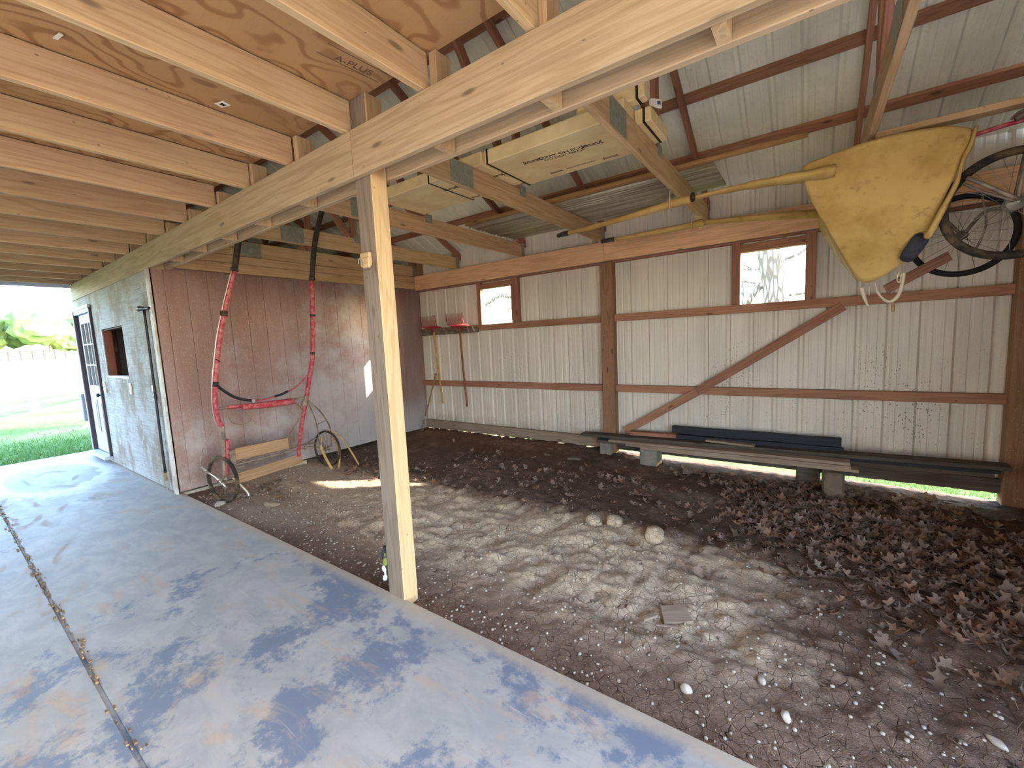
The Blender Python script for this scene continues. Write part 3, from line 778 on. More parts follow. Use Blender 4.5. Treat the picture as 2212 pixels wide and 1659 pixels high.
# ================================================================== FRAMING
# centre post
def centre_post():
    r = thing('support_post', 'thick square centre post standing at the edge of the concrete floor', 'post', loc=(-2.057, 1.596, -.06))
    x0, x1, y0, y1 = -2.132, -1.984, 1.541, 1.651
    board('post_timber', (-2.058, 1.596, -.06), (-2.058, 1.596, 2.905), .148, .108, 'postwood', up=(0, 1, 0), parent=r, bev=.006)
    pt = r.children[0]; pt.data.materials.append(M['postgrey'])
    for p in pt.data.polygons:
        n = pt.matrix_basis.to_3x3() @ p.normal
        if n.y < -.9: p.material_index = 1  # front side uses a greyer, darker wood than the rest
    board('rubber_strip', (x0 - .007, 1.60, .22), (x0 - .007, 1.60, 1.95), .012, .075, 'tar', up=(0, 1, 0), parent=r, bev=0)
    bm = bmesh.new()
    bx(bm, (-2.115, 1.520, 2.0), (-2.03, 1.540, 2.075), .004); bx(bm, (-2.075, 1.505, 1.985), (-2.02, 1.522, 2.045), .004)
    o = link('latch_block', bm, 'chord', r); o.location = -V(r.location)
    tube('latch_hook', [(-2.125, 1.516, 2.02), (-2.10, 1.508, 2.045), (-2.075, 1.50, 2.02), (-2.06, 1.497, 1.995)], .004, 'palechrome', r)
    g = V(r.location)
    tube('tie_knot', [(-2.15, 1.56, .29), (-2.165, 1.555, .25), (-2.14, 1.55, .22)], [.018, .022, .012], 'tar', r)
    tube('moss_tuft', [(-2.145, 1.545, .26), (-2.14, 1.540, .22), (-2.145, 1.54, .18)], [.006, .016, .006], 'moss', r)
    tube('plastic_tie', [(-2.142, 1.535, .205), (-2.15, 1.530, .17), (-2.138, 1.530, .145), (-2.14, 1.53, .115), (-2.148, 1.53, .09)], [.006, .011, .006, .014, .008], 'bluescrap', r)
centre_post()
# girder plies
for nm, xa, xb, lab in (('girder_board', -9.535, -2.084, 'long front girder board running from the centre post to the tack room end'), ('girder_board', -2.080, XN, 'front girder board running from the centre post towards the near end')):
    o = board(nm, (xa, YG + .019, ZG + HG / 2), (xb, YG + .019, ZG + HG / 2), .038, HG, 'girder', bev=.004); tag(o, lab, 'girder board', 'girder boards')
o = board('girder_board', (-9.5, 1.672, ZG + HG / 2), (XN, 1.672, ZG + HG / 2), .038, HG, 'girder', bev=.004); tag(o, 'rear girder board behind the centre post carrying the truss chords', 'girder board', 'girder boards')
# floor joists, nearest first, with a block between the plies at each end
JX = [.287, -.322, -.931, -1.541, -2.157, -2.787, -3.398, -4.012, -4.633, -5.236, -5.821, -6.452, -7.059, -7.664, -8.27, -8.88, -9.49]
for i, x in enumerate(JX):
    o = board('floor_joist', (x + .020, -2.85, ZT + .09), (x + .020, 1.535, ZT + .09), .039, .174, 'joist', bev=.003)
    if i < 2: lab = 'pine floor joist above the near girder board, %s in from the open end' % ORD[i]
    elif i == 4: lab = 'pine floor joist meeting the girder right beside the centre post'
    elif i == 3: lab = 'pine floor joist meeting the girder one space nearer than the centre post'
    elif i == 2: lab = 'pine floor joist two spaces nearer than the centre post'
    else: lab = 'pine floor joist, %s beyond the centre post towards the tack room end' % ORD[i - 5]
    tag(o, lab, 'joist', 'floor joists of the loft')
    if i == 4: continue
    dx = .045 if i % 2 else .03
    t = ZT + .175 if i in (3, 5, 6, 2) else ZT + .12
    bmm = board('spacer_block', (x + dx + .022, 1.596, ZG - .002 + .003 * (i % 3)), (x + dx + .022, 1.596, t), .044, .106, 'joist', up=(0, 1, 0), bev=.003)
    lab2 = lab.replace('pine floor joist', 'short upright block between the girder boards at the joist', 1).replace('meeting the girder ', '')
    lab2 = {0: 'short upright block between girder boards by the near end joist', 1: 'short upright block between girder boards, second from the near end', 2: 'short upright block between girder boards two spaces nearer than the post', 3: 'short upright block between girder boards one space nearer than the post'}.get(i, 'short upright block between girder boards, %s beyond the centre post' % (ORD[i - 5] if i > 4 else ''))
    tag(bmm, lab2, 'block', 'spacer blocks of the girder')
# trusses
def truss(x, lab, first=False):
    r = thing('roof_truss', lab, 'truss', 'roof trusses over the bay', loc=(x, 3.4, ZT))
    xc = x + .02
    board('bottom_chord', (xc, 1.70, ZT + .094), (xc, YM + .03, ZT + .094), .038, .182, 'chord', parent=r, bev=.003)
    def top(y): return roofz(y) - .058
    board('top_chord', (xc, 5.40, top(5.40)), (xc, YRIDGE + .03, top(YRIDGE + .03)), .038, .088, 'redwood', parent=r)
    z0 = ZT + .186
    board('web', (xc, 3.345, z0), (xc, 3.345, top(3.345) - .055), .09, .038, 'redwood', up=(1, 0, 0), parent=r)
    board('web', (xc, 3.27, z0 + .01), (xc, 1.95, top(1.95) - .06), .038, .088, 'redwood', parent=r)
    box('heel_block', (x, YM - .11, z0), (x + .04, YM + .04, z0 + .055), 'redwood', r, .002)
    for y, w, zz0, zz1 in ((2.55, .26, ZT + .012, ZT + .178), (3.39, .10, ZT + .13, ZT + .22), (YM - .02, .07, ZT + .02, ZT + .2)):
        for s in (0, 1):
            xa = x + (.0405 if s else -.003)
            box('gusset_plate', (xa, y - w / 2, zz0), (xa + .0025, y + w / 2, zz1), 'galv', r)
    return r
truss(-1.000, 'roof truss passing in front of the strapped box ends')
truss(-2.240, 'roof truss just right of the centre post under the cardboard boxes')
truss(-3.480, 'roof truss just left of the boxes, its chord passing behind the centre post')
truss(-4.765, 'roof truss nearest the upright red cart')
truss(-5.800, 'end roof truss standing on top of the red panelled wall')
truss(.268, 'roof truss rising behind the canvas covered cart')
truss(-7.05, 'roof truss over the tack room'); 
# purlins
PY = [5.40, 4.795, 4.21, 3.635, 3.06, 2.47, 1.89]
pl = ['lowest roof purlin just above the eave of the back wall', 'second roof purlin up from the eave', 'third roof purlin up from the eave', 'fourth roof purlin up from the eave', 'fifth roof purlin, seen through the gap between girder and plywood', 'sixth roof purlin above the girder', 'seventh roof purlin above the plywood edge']
for y, lab in zip(PY, pl):
    n = V((0, -.52, 1)).normalized() if False else V((0, .4614, .8872))
    z = roofz(y) + .0215
    o = board('roof_purlin', (XE, y, z), (XN, y, z), .089, .038, 'redwood', up=n, bev=.002); tag(o, lab, 'purlin', 'roof purlins')
# header boards on top of the back wall
for xa, xb, lab in ((XC + .02, -2.186, 'red brown header board over the small window by the manure forks'), (-2.182, XR + .1, 'red brown header board over the window by the canvas cover')):
    o = board('header_board', (xa, YM - .03, ZG + .128), (xb, YM - .03, ZG + .128), .038, .244, 'header', bev=.003); tag(o, lab, 'header board', 'header boards')
    o = board('header_ledger', (xa, YM + .035, ZG - .008), (xb, YM + .035, ZG - .008), .07, .018, 'redwood', bev=.001)
    tag(o, lab.replace('header board over', 'strip under the header board over'), 'wood strip', 'strips under the header')
# wall posts
o = board('wall_post', (-2.168, 5.267, -.05), (-2.168, 5.267, ZG - .02), .165, .128, 'wallpost', up=(0, 1, 0), bev=.004); tag(o, 'brown speckled wall post between the two windows', 'post', 'posts of the back wall')
o = board('wall_post', (XR + .072, 5.267, -.10), (XR + .072, 5.267, ZG - .02), .14, .13, 'wallpost', up=(0, 1, 0), bev=.004); tag(o, 'dark brown corner post at the right end of the back wall', 'post', 'posts of the back wall')
o = board('wall_post', (XC + .07, 5.30, 2.74), (XC + .07, 5.30, 2.95), .1, .1, 'wallpost', up=(0, 1, 0), bev=.003); tag(o, 'short post stub above the corner of the red wall', 'post', 'posts of the back wall')
# girts
gl = [('upper', -5.74, -2.254, 1.718, 'left'), ('lower', -5.74, -2.254, .799, 'left'), ('upper', -2.083, XR, 1.718, 'right'), ('lower', -2.083, XR, .799, 'right')]
for lv, xa, xb, z, sd in gl:
    wh = {('upper', 'left'): 'upper wall girt under the small left window', ('lower', 'left'): 'lower wall girt behind the fork handles', ('upper', 'right'): 'upper wall girt under the right window', ('lower', 'right'): 'lower wall girt above the plank pile'}[(lv, sd)]
    o = board('wall_girt', (xa, YM + .038, z + .0445), (xb, YM + .038, z + .0445), .076 if False else .074, .089, 'redwood', bev=.003); tag(o, wh, 'girt', 'girts of the back wall')
# bottom plates
o = board('baseboard_back', (-5.74, YM + .03, .105), (-2.254, YM + .03, .098), .05, .135, 'planklight', bev=.003); tag(o, kind='structure')
o = board('baseboard_right', (-2.083, YM + .03, .09), (XR, YM + .03, .088), .05, .125, 'plankdark', bev=.003); tag(o, kind='structure')
# diagonal brace
d = (V((.2, 0, 1.705)) - V((-1.9, 0, .325)))
o = board('diagonal_brace', (-1.95, YM - .021, .29), (-1.075, YM - .021, .845 - .008), .038, .092, 'redwood', up=(-d.z, 0, d.x), bev=.003); tag(o, 'lower half of the diagonal brace rising from the wall post', 'brace', 'halves of the diagonal brace')
o = board('diagonal_brace', (-1.075, YM - .0215, .842), (.245, YM - .0215, 1.718), .038, .092, 'redwood', up=(-d.z, 0, d.x), bev=.003); tag(o, 'upper half of the diagonal brace reaching the girt by the right window', 'brace', 'halves of the diagonal brace')
o = board('tie_board', (.31, 3.80, ZT + .025), (XR + .13, 3.80, ZT + .025), .092, .038, 'chord', bev=.003); tag(o, 'light tie board running from the truss to the side wall above the cart wheels', 'board')

# ================================================================== BOXES AND SHEETS ON THE CHORDS
ZB = ZT + .188
def carton(name, lo, hi, label, straps=(), flapx=None):
    r = thing(name, label, 'box', 'long cardboard boxes on the trusses', loc=((lo[0] + hi[0]) / 2, (lo[1] + hi[1]) / 2, lo[2]))
    box('carton', lo, hi, 'card', r, .006)
    for s in straps:
        bm = bmesh.new(); e = .003; w = .008
        y0, y1, z0, z1 = lo[1] - e, hi[1] + e, lo[2] - e, hi[2] + e
        for a, c in (((s - w, y0, z0), (s + w, y1, z0 + .002)), ((s - w, y0, z1 - .002), (s + w, y1, z1)), ((s - w, y0, z0), (s + w, y0 + .002, z1)), ((s - w, y1 - .002, z0), (s + w, y1, z1))): bx(bm, a, c)
        o = link('strap', bm, 'strap', r); o.location = -V(r.location)
    return r
def icon(parent, c, w, mat, ang):
    """carrying pictogram: a long bar held by a bent figure at each end"""
    bm = bmesh.new(); X = V((math.cos(ang), math.sin(ang), 0)); Y = V((-X.y, X.x, 0)); c = V(c); z = V((0, 0, -.0012))
    def L(pts, r=.0022): tube_bm(bm, [c + X * a * w + Y * b_ * w + z for a, b_ in pts], r, 5)
    L([(-.36, .06), (.36, .06)]); L([(-.36, -.06), (.36, -.06)]); L([(.36, .06), (.36, -.06)]); L([(-.36, .06), (-.36, -.06)])
    L([(-.48, .10), (-.44, .13), (-.40, .09), (-.42, -.02), (-.38, -.10), (-.42, -.16)]); L([(.48, .10), (.44, .13), (.40, .09), (.42, -.02), (.38, -.10), (.42, -.16)])
    L([(-.42, -.16), (-.37, -.16)]); L([(.42, -.16), (.47, -.16)])
    o = link('pictogram', bm, mat, parent); o.location = -V(parent.location)
def prints(r, x0, zb):
    ang = .10
    xd = V((math.cos(ang), math.sin(ang), 0)); yd = V((math.sin(ang), -math.cos(ang), 0))
    a = V((x0, 2.945, zb - .0006))
    text('print', 'CARRY ON EDGE', .052, a, xd, yd, 'ink', r)
    text('print', 'DO NOT DROP', .047, a + V((.0, .047, 0)), xd, yd, 'ink', r)
    icon(r, a + xd * -.24, .17, 'ink', ang); icon(r, a + xd * .235, .17, 'ink', ang)
    bq = V((x0, 3.235, zb - .0006))
    icon(r, bq + V((-.2, .0, 0)), .12, 'inkfaint', ang * .5); icon(r, bq + V((.26, .03, 0)), .13, 'inkfaint', ang * .5)
    bm = bmesh.new(); R = random.Random(4)
    for row in range(2):
        x = -.11
        while x < .13:
            w = .006 + R.random() * .012; c = bq + V((x, .012 * row + x * .05, 0)); bx(bm, c + V((0, -.003, -.0006)), c + V((w, .003, .0003))); x += w + .004
    o = link('small_print', bm, 'inkfaint', r); o.location = -V(r.location)
b1 = carton('cardboard_box', (-2.115, 2.725, ZB), (-.99, 3.335, ZB + .105), 'long flat cardboard box marked to carry on edge, right of the middle truss', (-2.085,))
prints(b1, -1.555, ZB)
b2 = carton('cardboard_box', (-3.40, 2.70, ZB + .001), (-2.125, 3.29, ZB + .10), 'long flat cardboard box just right of the centre post, held by a black strap', (-2.71,))
prints(b2, -2.42, ZB + .001)
b3 = carton('cardboard_box', (-1.35, 2.80, ZB + .107), (-.885, 2.885, ZB + .235), 'upper of the two strapped narrow boxes ending at the right truss', (-.93,))
b4 = carton('cardboard_box', (-.985, 2.9, ZB), (-.875, 3.28, ZB + .09), 'lower strapped box end sticking out past the right truss', (-.92,))
def tagobj():
    grid = [[(-.872, 2.88 - .004 * i * i, ZB + .12 - .018 * i + .0), (-.85, 2.90, ZB + .118 - .018 * i), (-.815, 2.93 + .004 * i, ZB + .115 - .02 * i)] for i in range(4)]
    o = sheet('paper_tag', grid, 'tagwhite', None, .001, 2); tag(o, 'curled white paper tag with a blue mark hanging from the strapped boxes', 'tag')
    g2 = [[(-.838, 2.907, ZB + .098), (-.822, 2.922, ZB + .097)], [(-.838, 2.907, ZB + .078), (-.822, 2.923, ZB + .076)]]
    g2 = [[V(p) + V((.004, -.006, 0)) for p in r] for r in g2]
    sheet('printed_mark', g2, 'tagblue', o, .0008, 0)
tagobj()
def corr_sheet(name, x0, x1, y0, y1, z, label, rot=0.):
    bm = bmesh.new(); n = 44; a = []; c = []
    for i in range(n * 4 + 1):
        y = y0 + (y1 - y0) * i / (n * 4); d = .009 * math.sin(2 * PI * i / 16.)
        a.append(bm.verts.new((x0 + .01 * math.sin(i * .3), y, z + d))); c.append(bm.verts.new((x1 + .006 * math.sin(i * .8), y, z + d)))
    for i in range(len(a) - 1): bm.faces.new((a[i], c[i], c[i + 1], a[i + 1]))
    o = link(name, bm, 'corr', None, True); s = o.modifiers.new('t', 'SOLIDIFY'); s.thickness = .0015
    tag(o, label, 'metal sheet', 'corrugated sheets on the trusses'); return o
corr_sheet('corrugated_sheet', -3.42, -.70, 4.0, 4.68, ZB + .013, 'lower corrugated metal sheet lying across the truss chords')
corr_sheet('corrugated_sheet', -3.40, -.712, 3.98, 4.66, ZB + .030, 'upper corrugated metal sheet lying on the other sheet')
corr_sheet('corrugated_sheet', -3.44, -1.30, 4.48, 5.02, ZB + .034, 'narrow corrugated sheet lying nearest the back wall')
o = board('timber_edge', (-3.4, 3.955, ZB + .022), (-.70, 3.955, ZB + .022), .03, .035, 'polewood'); tag(o, 'thin dark batten along the edge of the corrugated sheets', 'batten')
tube('rough_pole', [(-2.4, 3.90, ZB + .022), (-1.0, 3.92, ZB + .022), (-.66, 3.93, ZB + .022), (-.055, 3.95, ZB + .024)], [.021, .022, .024, .02], 'polewood', None); tag(bpy.data.objects['rough_pole'], 'rough brown pole sticking out past the corrugated sheets', 'pole')

# ================================================================== CARTS
def wheel(parent, name, c, axis, R, tire_r, mats, nsp=24, hub_r=.03, hub_w=.07, label=None, valve=False):
    """wheel as a child Empty at the hub with tire, rim, hub and spokes; axis = direction of the axle"""
    w = bpy.data.objects.new(name, None); COL.objects.link(w); w.parent = parent
    ax = V(axis).normalized(); up = V((0, 0, 1)); x = (up - ax * up.dot(ax)).normalized(); y = ax; z = x.cross(y)
    mt = Matrix((z, y, x)).transposed().to_4x4(); mt.translation = V(c) - V(parent.location); w.matrix_basis = mt
    if label: w['label'] = label
    bm = bmesh.new(); Rm = R - tire_r
    lathe_bm(bm, [(Rm + tire_r * math.cos(a), tire_r * math.sin(a)) for a in np.linspace(0, 2 * PI, 11)[:-1]], 48)
    link('tire', bm, mats[0], w, True)
    bm = bmesh.new(); r0 = Rm - tire_r * .75
    lathe_bm(bm, [(r0, -tire_r * .55), (r0 + .012, -tire_r * .75), (r0 + .016, -tire_r * .7), (r0 + .016, tire_r * .7), (r0 + .012, tire_r * .75), (r0, tire_r * .55)], 48)
    link('rim', bm, mats[1], w, True)
    bm = bmesh.new()
    lathe_bm(bm, [(.001, -hub_w), (.008, -hub_w), (.009, -hub_w * .6), (hub_r, -hub_w * .55), (hub_r, -hub_w * .45), (hub_r * .5, -hub_w * .35), (hub_r * .5, hub_w * .35), (hub_r, hub_w * .45), (hub_r, hub_w * .55), (.009, hub_w * .6), (.008, hub_w), (.001, hub_w)], 20)
    link('hub', bm, mats[2], w, True)
    bm = bmesh.new(); tube_bm(bm, [V((0, 0, hub_r * .9)), V((0, 0, r0 + .004))], .0013, 4); me = None
    for k in range(nsp):
        a = 2 * PI * k / nsp; side = 1 if k % 2 else -1; off = (.30 if (k // 2) % 2 else -.30)
        b2 = bmesh.new()
        p0 = V((hub_r * .92 * math.sin(a + off * 2), side * hub_w * .45, hub_r * .92 * math.cos(a + off * 2))); p1 = V(((r0 + .004) * math.sin(a), side * .004, (r0 + .004) * math.cos(a)))
        tube_bm(b2, [p0, p1], .0014, 4); link('spoke', b2, mats[3], w, True)
    bm.free()
    return w
SX = lambda z: -5.13 + .163 * z
def red_cart():
    r = thing('racing_cart', 'red two wheeled racing cart stood upright against the red wall', 'cart', loc=(-5.08, 2.25, 0))
    Lp = [(1.980, 2.66), (1.934, 2.378), (1.870, 2.15), (1.819, 1.944), (1.768, 1.70), (1.736, 1.479), (1.709, 1.263), (1.697, 1.022), (1.715, .854), (1.75, .80)]
    L = [(SX(z), y, z) for y, z in Lp]
    L1 = [p for p in L if p[2] < 2.39]
    s = tube('shaft', L1, .026, 'redpaint', r)
    s['label'] = 'left red shaft'
    tube('rubber_wrap', [(SX(2.72), 1.99, 2.72), L[0], L[1]], [.031, .03, .029], 'wrap', s)
    for z, y, h in ((2.378, 1.934, .02),): tube('band', [(SX(z), y - .002, z - h), (SX(z), y, z + h)], .036, 'wrap', s, sm=1)
    bpy.data.objects
    for z, y, rr, h in ((1.944, 1.819, .036, .025), (1.479, 1.736, .030, .004), (1.24, 1.708, .031, .024)):
        tube('band', [(SX(z), y - .003, z - h), (SX(z), y + .003, z + h)], rr, 'wrap' if rr > .035 else 'rubber', s, sm=1)
    # pale strip along the outer edge
    tube('edge_strip', [(p[0] + .006, p[1] - .027, p[2]) for p in L1], .006, 'palechrome', s)
    # lower left member to the axle
    tube('lower_tube', [(SX(.80), 1.752, .80), (-5.03, 1.757, .60), (-5.055, 1.745, .40), (-5.07, 1.74, .25)], .019, 'dustymetal', r)
    tube('lower_tube', [(-5.015, 1.79, .64), (-5.05, 1.775, .42), (-5.07, 1.765, .25)], .022, 'redpaint', r)
    Rp = [(2.92, 3.30), (2.864, 3.109), (2.779, 2.756), (2.740, 2.341), (2.747, 1.942), (2.738, 1.458), (2.690, 1.155), (2.664, .99), (2.625, .80), (2.586, .591), (2.558, .375), (2.55, .25)]
    Rr = [(SX(z), y, z) for y, z in Rp]
    s = tube('shaft', [p for p in Rr if p[2] < 2.35], [.027, .027, .025, .022, .02, .02], 'redpaint', r); s['label'] = 'right red shaft'
    tube('rubber_wrap', [p for p in Rr if p[2] > 2.33], [.027, .03, .03, .03], 'wrap', s)
    for z, y, rr, h in ((2.36, 2.742, .036, .015), (1.942, 2.747, .032, .012), (1.5, 2.739, .030, .012)):
        tube('band', [(SX(z), y, z - h), (SX(z), y, z + h)], rr, 'wrap', s, sm=1)
    bm = bmesh.new()
    for i in range(3): bx(bm, (-4.712 + .004 * i, 2.77 + .018 * (i % 2), 2.60 + .035 * i), (-4.70 + .004 * i, 2.79 + .018 * (i % 2), 2.628 + .035 * i))
    o = link('reflective_tape', bm, 'tagwhite', s)
    o.location = -V(r.location)
    # cross bar and pad
    tube('crossbar', [(-4.968, 1.731, .985), (-4.97, 2.2, .972), (-4.973, 2.664, .966)], .015, 'dustymetal', r)
    tube('crossbar_pad', [(-4.955, 1.945, .965), (-4.955, 2.2, .955), (-4.957, 2.49, .95)], [.033, .038, .036], 'redpaint', r)
    tube('crossbar_sleeve', [(-4.96, 1.80, .985), (-4.96, 1.94, .978)], .021, 'redpaint', r, sm=1)
    # black hose looping between the shafts
    tube('rubber_hose', [(-4.925, 1.72, 1.225), (-4.935, 1.79, 1.155), (-4.95, 1.87, 1.09), (-4.955, 1.96, 1.045), (-4.955, 2.045, 1.022)], .0155, 'rubber', r)
    tube('rubber_hose', [(-4.957, 2.29, 1.035), (-4.957, 2.36, 1.047), (-4.955, 2.44, 1.075)], .014, 'rubber', r)
    tube('bent_rod', [(-4.955, 2.03, 1.02), (-4.96, 2.2, 1.018), (-4.955, 2.44, 1.07), (-4.94, 2.58, 1.15), (-4.925, 2.68, 1.25), (-4.915, 2.70, 1.32)], .0085, 'redpaint', r)
    box('hose_clip', (-4.945, 2.035, 1.0), (-4.925, 2.062, 1.035), 'palechrome', r, .003)
    # seat boards
    board('seat_board', (-5.04, 1.85, .46), (-5.05, 2.42, .452), .03, .13, 'seatwood', parent=r, cuts=2)
    box('seat_bracket', (-5.07, 1.79, .36), (-5.01, 1.845, .52), 'dustymetal', r, .004)
    board('foot_board', (-5.12, 1.88, .17), (-5.16, 2.62, .20), .02, .12, 'seatwood', parent=r)
    # axle and stays
    hl = V((-5.085, 1.725, .212)); hr = V((-5.19, 2.985, .232))
    tube('axle', [hl, (-5.06, 1.85, .37), (-5.065, 2.3, .385), (-5.09, 2.75, .37), hr], .011, 'dustymetal', r)
    tube('stay_rod', [(-5.06, 1.85, .34), (-5.08, 2.2, .335), (-5.10, 2.58, .335), (-5.11, 2.62, .33)], .009, 'dustymetal', r)
    tube('stay_rod', [(-5.06, 1.86, .30), (-5.09, 2.1, .30), (-5.10, 2.4, .36), (-5.10, 2.7, .385)], .008, 'dustymetal', r)
    tube('stay_rod', [(-4.99, 2.62, .84), (-5.03, 2.53, .66), (-5.06, 2.43, .53), (-5.06, 2.38, .47)], .007, 'dustymetal', r)
    tube('stay_rod', [(-5.01, 1.66, .76), (-5.05, 1.57, .58), (-5.07, 1.545, .36), (-5.06, 1.60, .16)], .0045, 'dustymetal', r)
    tube('stay_rod', [(-4.985, 1.80, .93), (-4.99, 1.84, .82), (-5.0, 1.93, .78), (-5.0, 2.03, .80), (-4.99, 2.0, .88), (-4.98, 1.93, .95)], .0045, 'dustymetal', r)
    tube('stay_rod', [(-4.985, 2.50, .955), (-5.0, 2.58, .87), (-5.01, 2.61, .82)], .006, 'dustymetal', r)
    tube('joint_clamp', [(-4.97, 2.66, .99), (-4.985, 2.645, .93), (-5.0, 2.635, .86)], [.03, .036, .026], 'dustymetal', r)
    tube('joint_clamp', [(-5.12, 2.66, .31), (-5.12, 2.665, .36)], .02, 'dustymetal', r, sm=1)
    # arched fork over the right wheel
    tube('wheel_fork', [(-4.985, 2.69, .92), (-5.02, 2.83, .78), (-5.08, 2.96, .60), (-5.13, 3.02, .46), (-5.17, 3.035, .25)], .009, 'dustymetal', r)
    tube('wheel_fork', [(-4.99, 2.69, .88), (-5.04, 2.78, .66), (-5.09, 2.83, .46), (-5.14, 2.86, .28)], .008, 'dustymetal', r)
    tube('wheel_fork', [(-5.06, 2.80, .60), (-5.06, 2.93, .63)], .005, 'dustymetal', r, sm=1)
    tube('wheel_fork', [(-5.12, 2.66, .37), (-5.17, 2.85, .40), (-5.19, 2.97, .24)], .007, 'dustymetal', r)
    tube('wheel_fork', [(-5.11, 2.66, .34), (-5.16, 2.82, .30), (-5.19, 2.95, .22)], .007, 'dustymetal', r)
    # left wheel, its fork arms
    wheel(r, 'wheel', hl, (.20, -.98, .02), .258, .019, ('tire', 'palechrome', 'dustymetal', 'dustymetal'), 28, .035, .055, label='left wheel with a pale rim')
    tube('wheel_fork', [(-5.05, 1.74, .12), (-5.10, 1.66, .26), (-5.12, 1.60, .33), (-5.08, 1.555, .40), (-5.02, 1.57, .36)], .012, 'palechrome', r)
    tube('wheel_fork', [(-5.04, 1.80, .22), (-5.02, 1.86, .12), (-5.0, 1.91, .03), (-4.99, 1.92, -.02)], .013, 'palechrome', r)
    wheel(r, 'wheel', hr, (.17, -.98, .02), .243, .014, ('tire', 'dustymetal', 'dustymetal', 'dustymetal'), 24, .03, .05, label='right wheel with a dusty tire')
    # split tan tread hanging off the right wheel
    for pts, rr in (([(-5.17, 3.0, .475), (-5.10, 3.06, .44), (-5.02, 3.12, .34), (-4.97, 3.17, .20), (-4.93, 3.22, .06), (-4.92, 3.25, -.02)], .02),
                    ([(-5.17, 2.99, .47), (-5.10, 3.03, .38), (-5.06, 3.05, .26), (-5.03, 3.05, .13), (-5.02, 3.03, .0), (-5.02, 3.02, -.03)], .018),
                    ([(-5.16, 2.90, .40), (-5.12, 2.86, .30), (-5.07, 2.87, .18), (-5.03, 2.90, .06), (-5.01, 2.92, .0)], .017)):
        tube('split_tread', pts, [.012, .016, rr, rr, rr], 'tiretan', r, flat=.5)
    return r
red_cart()

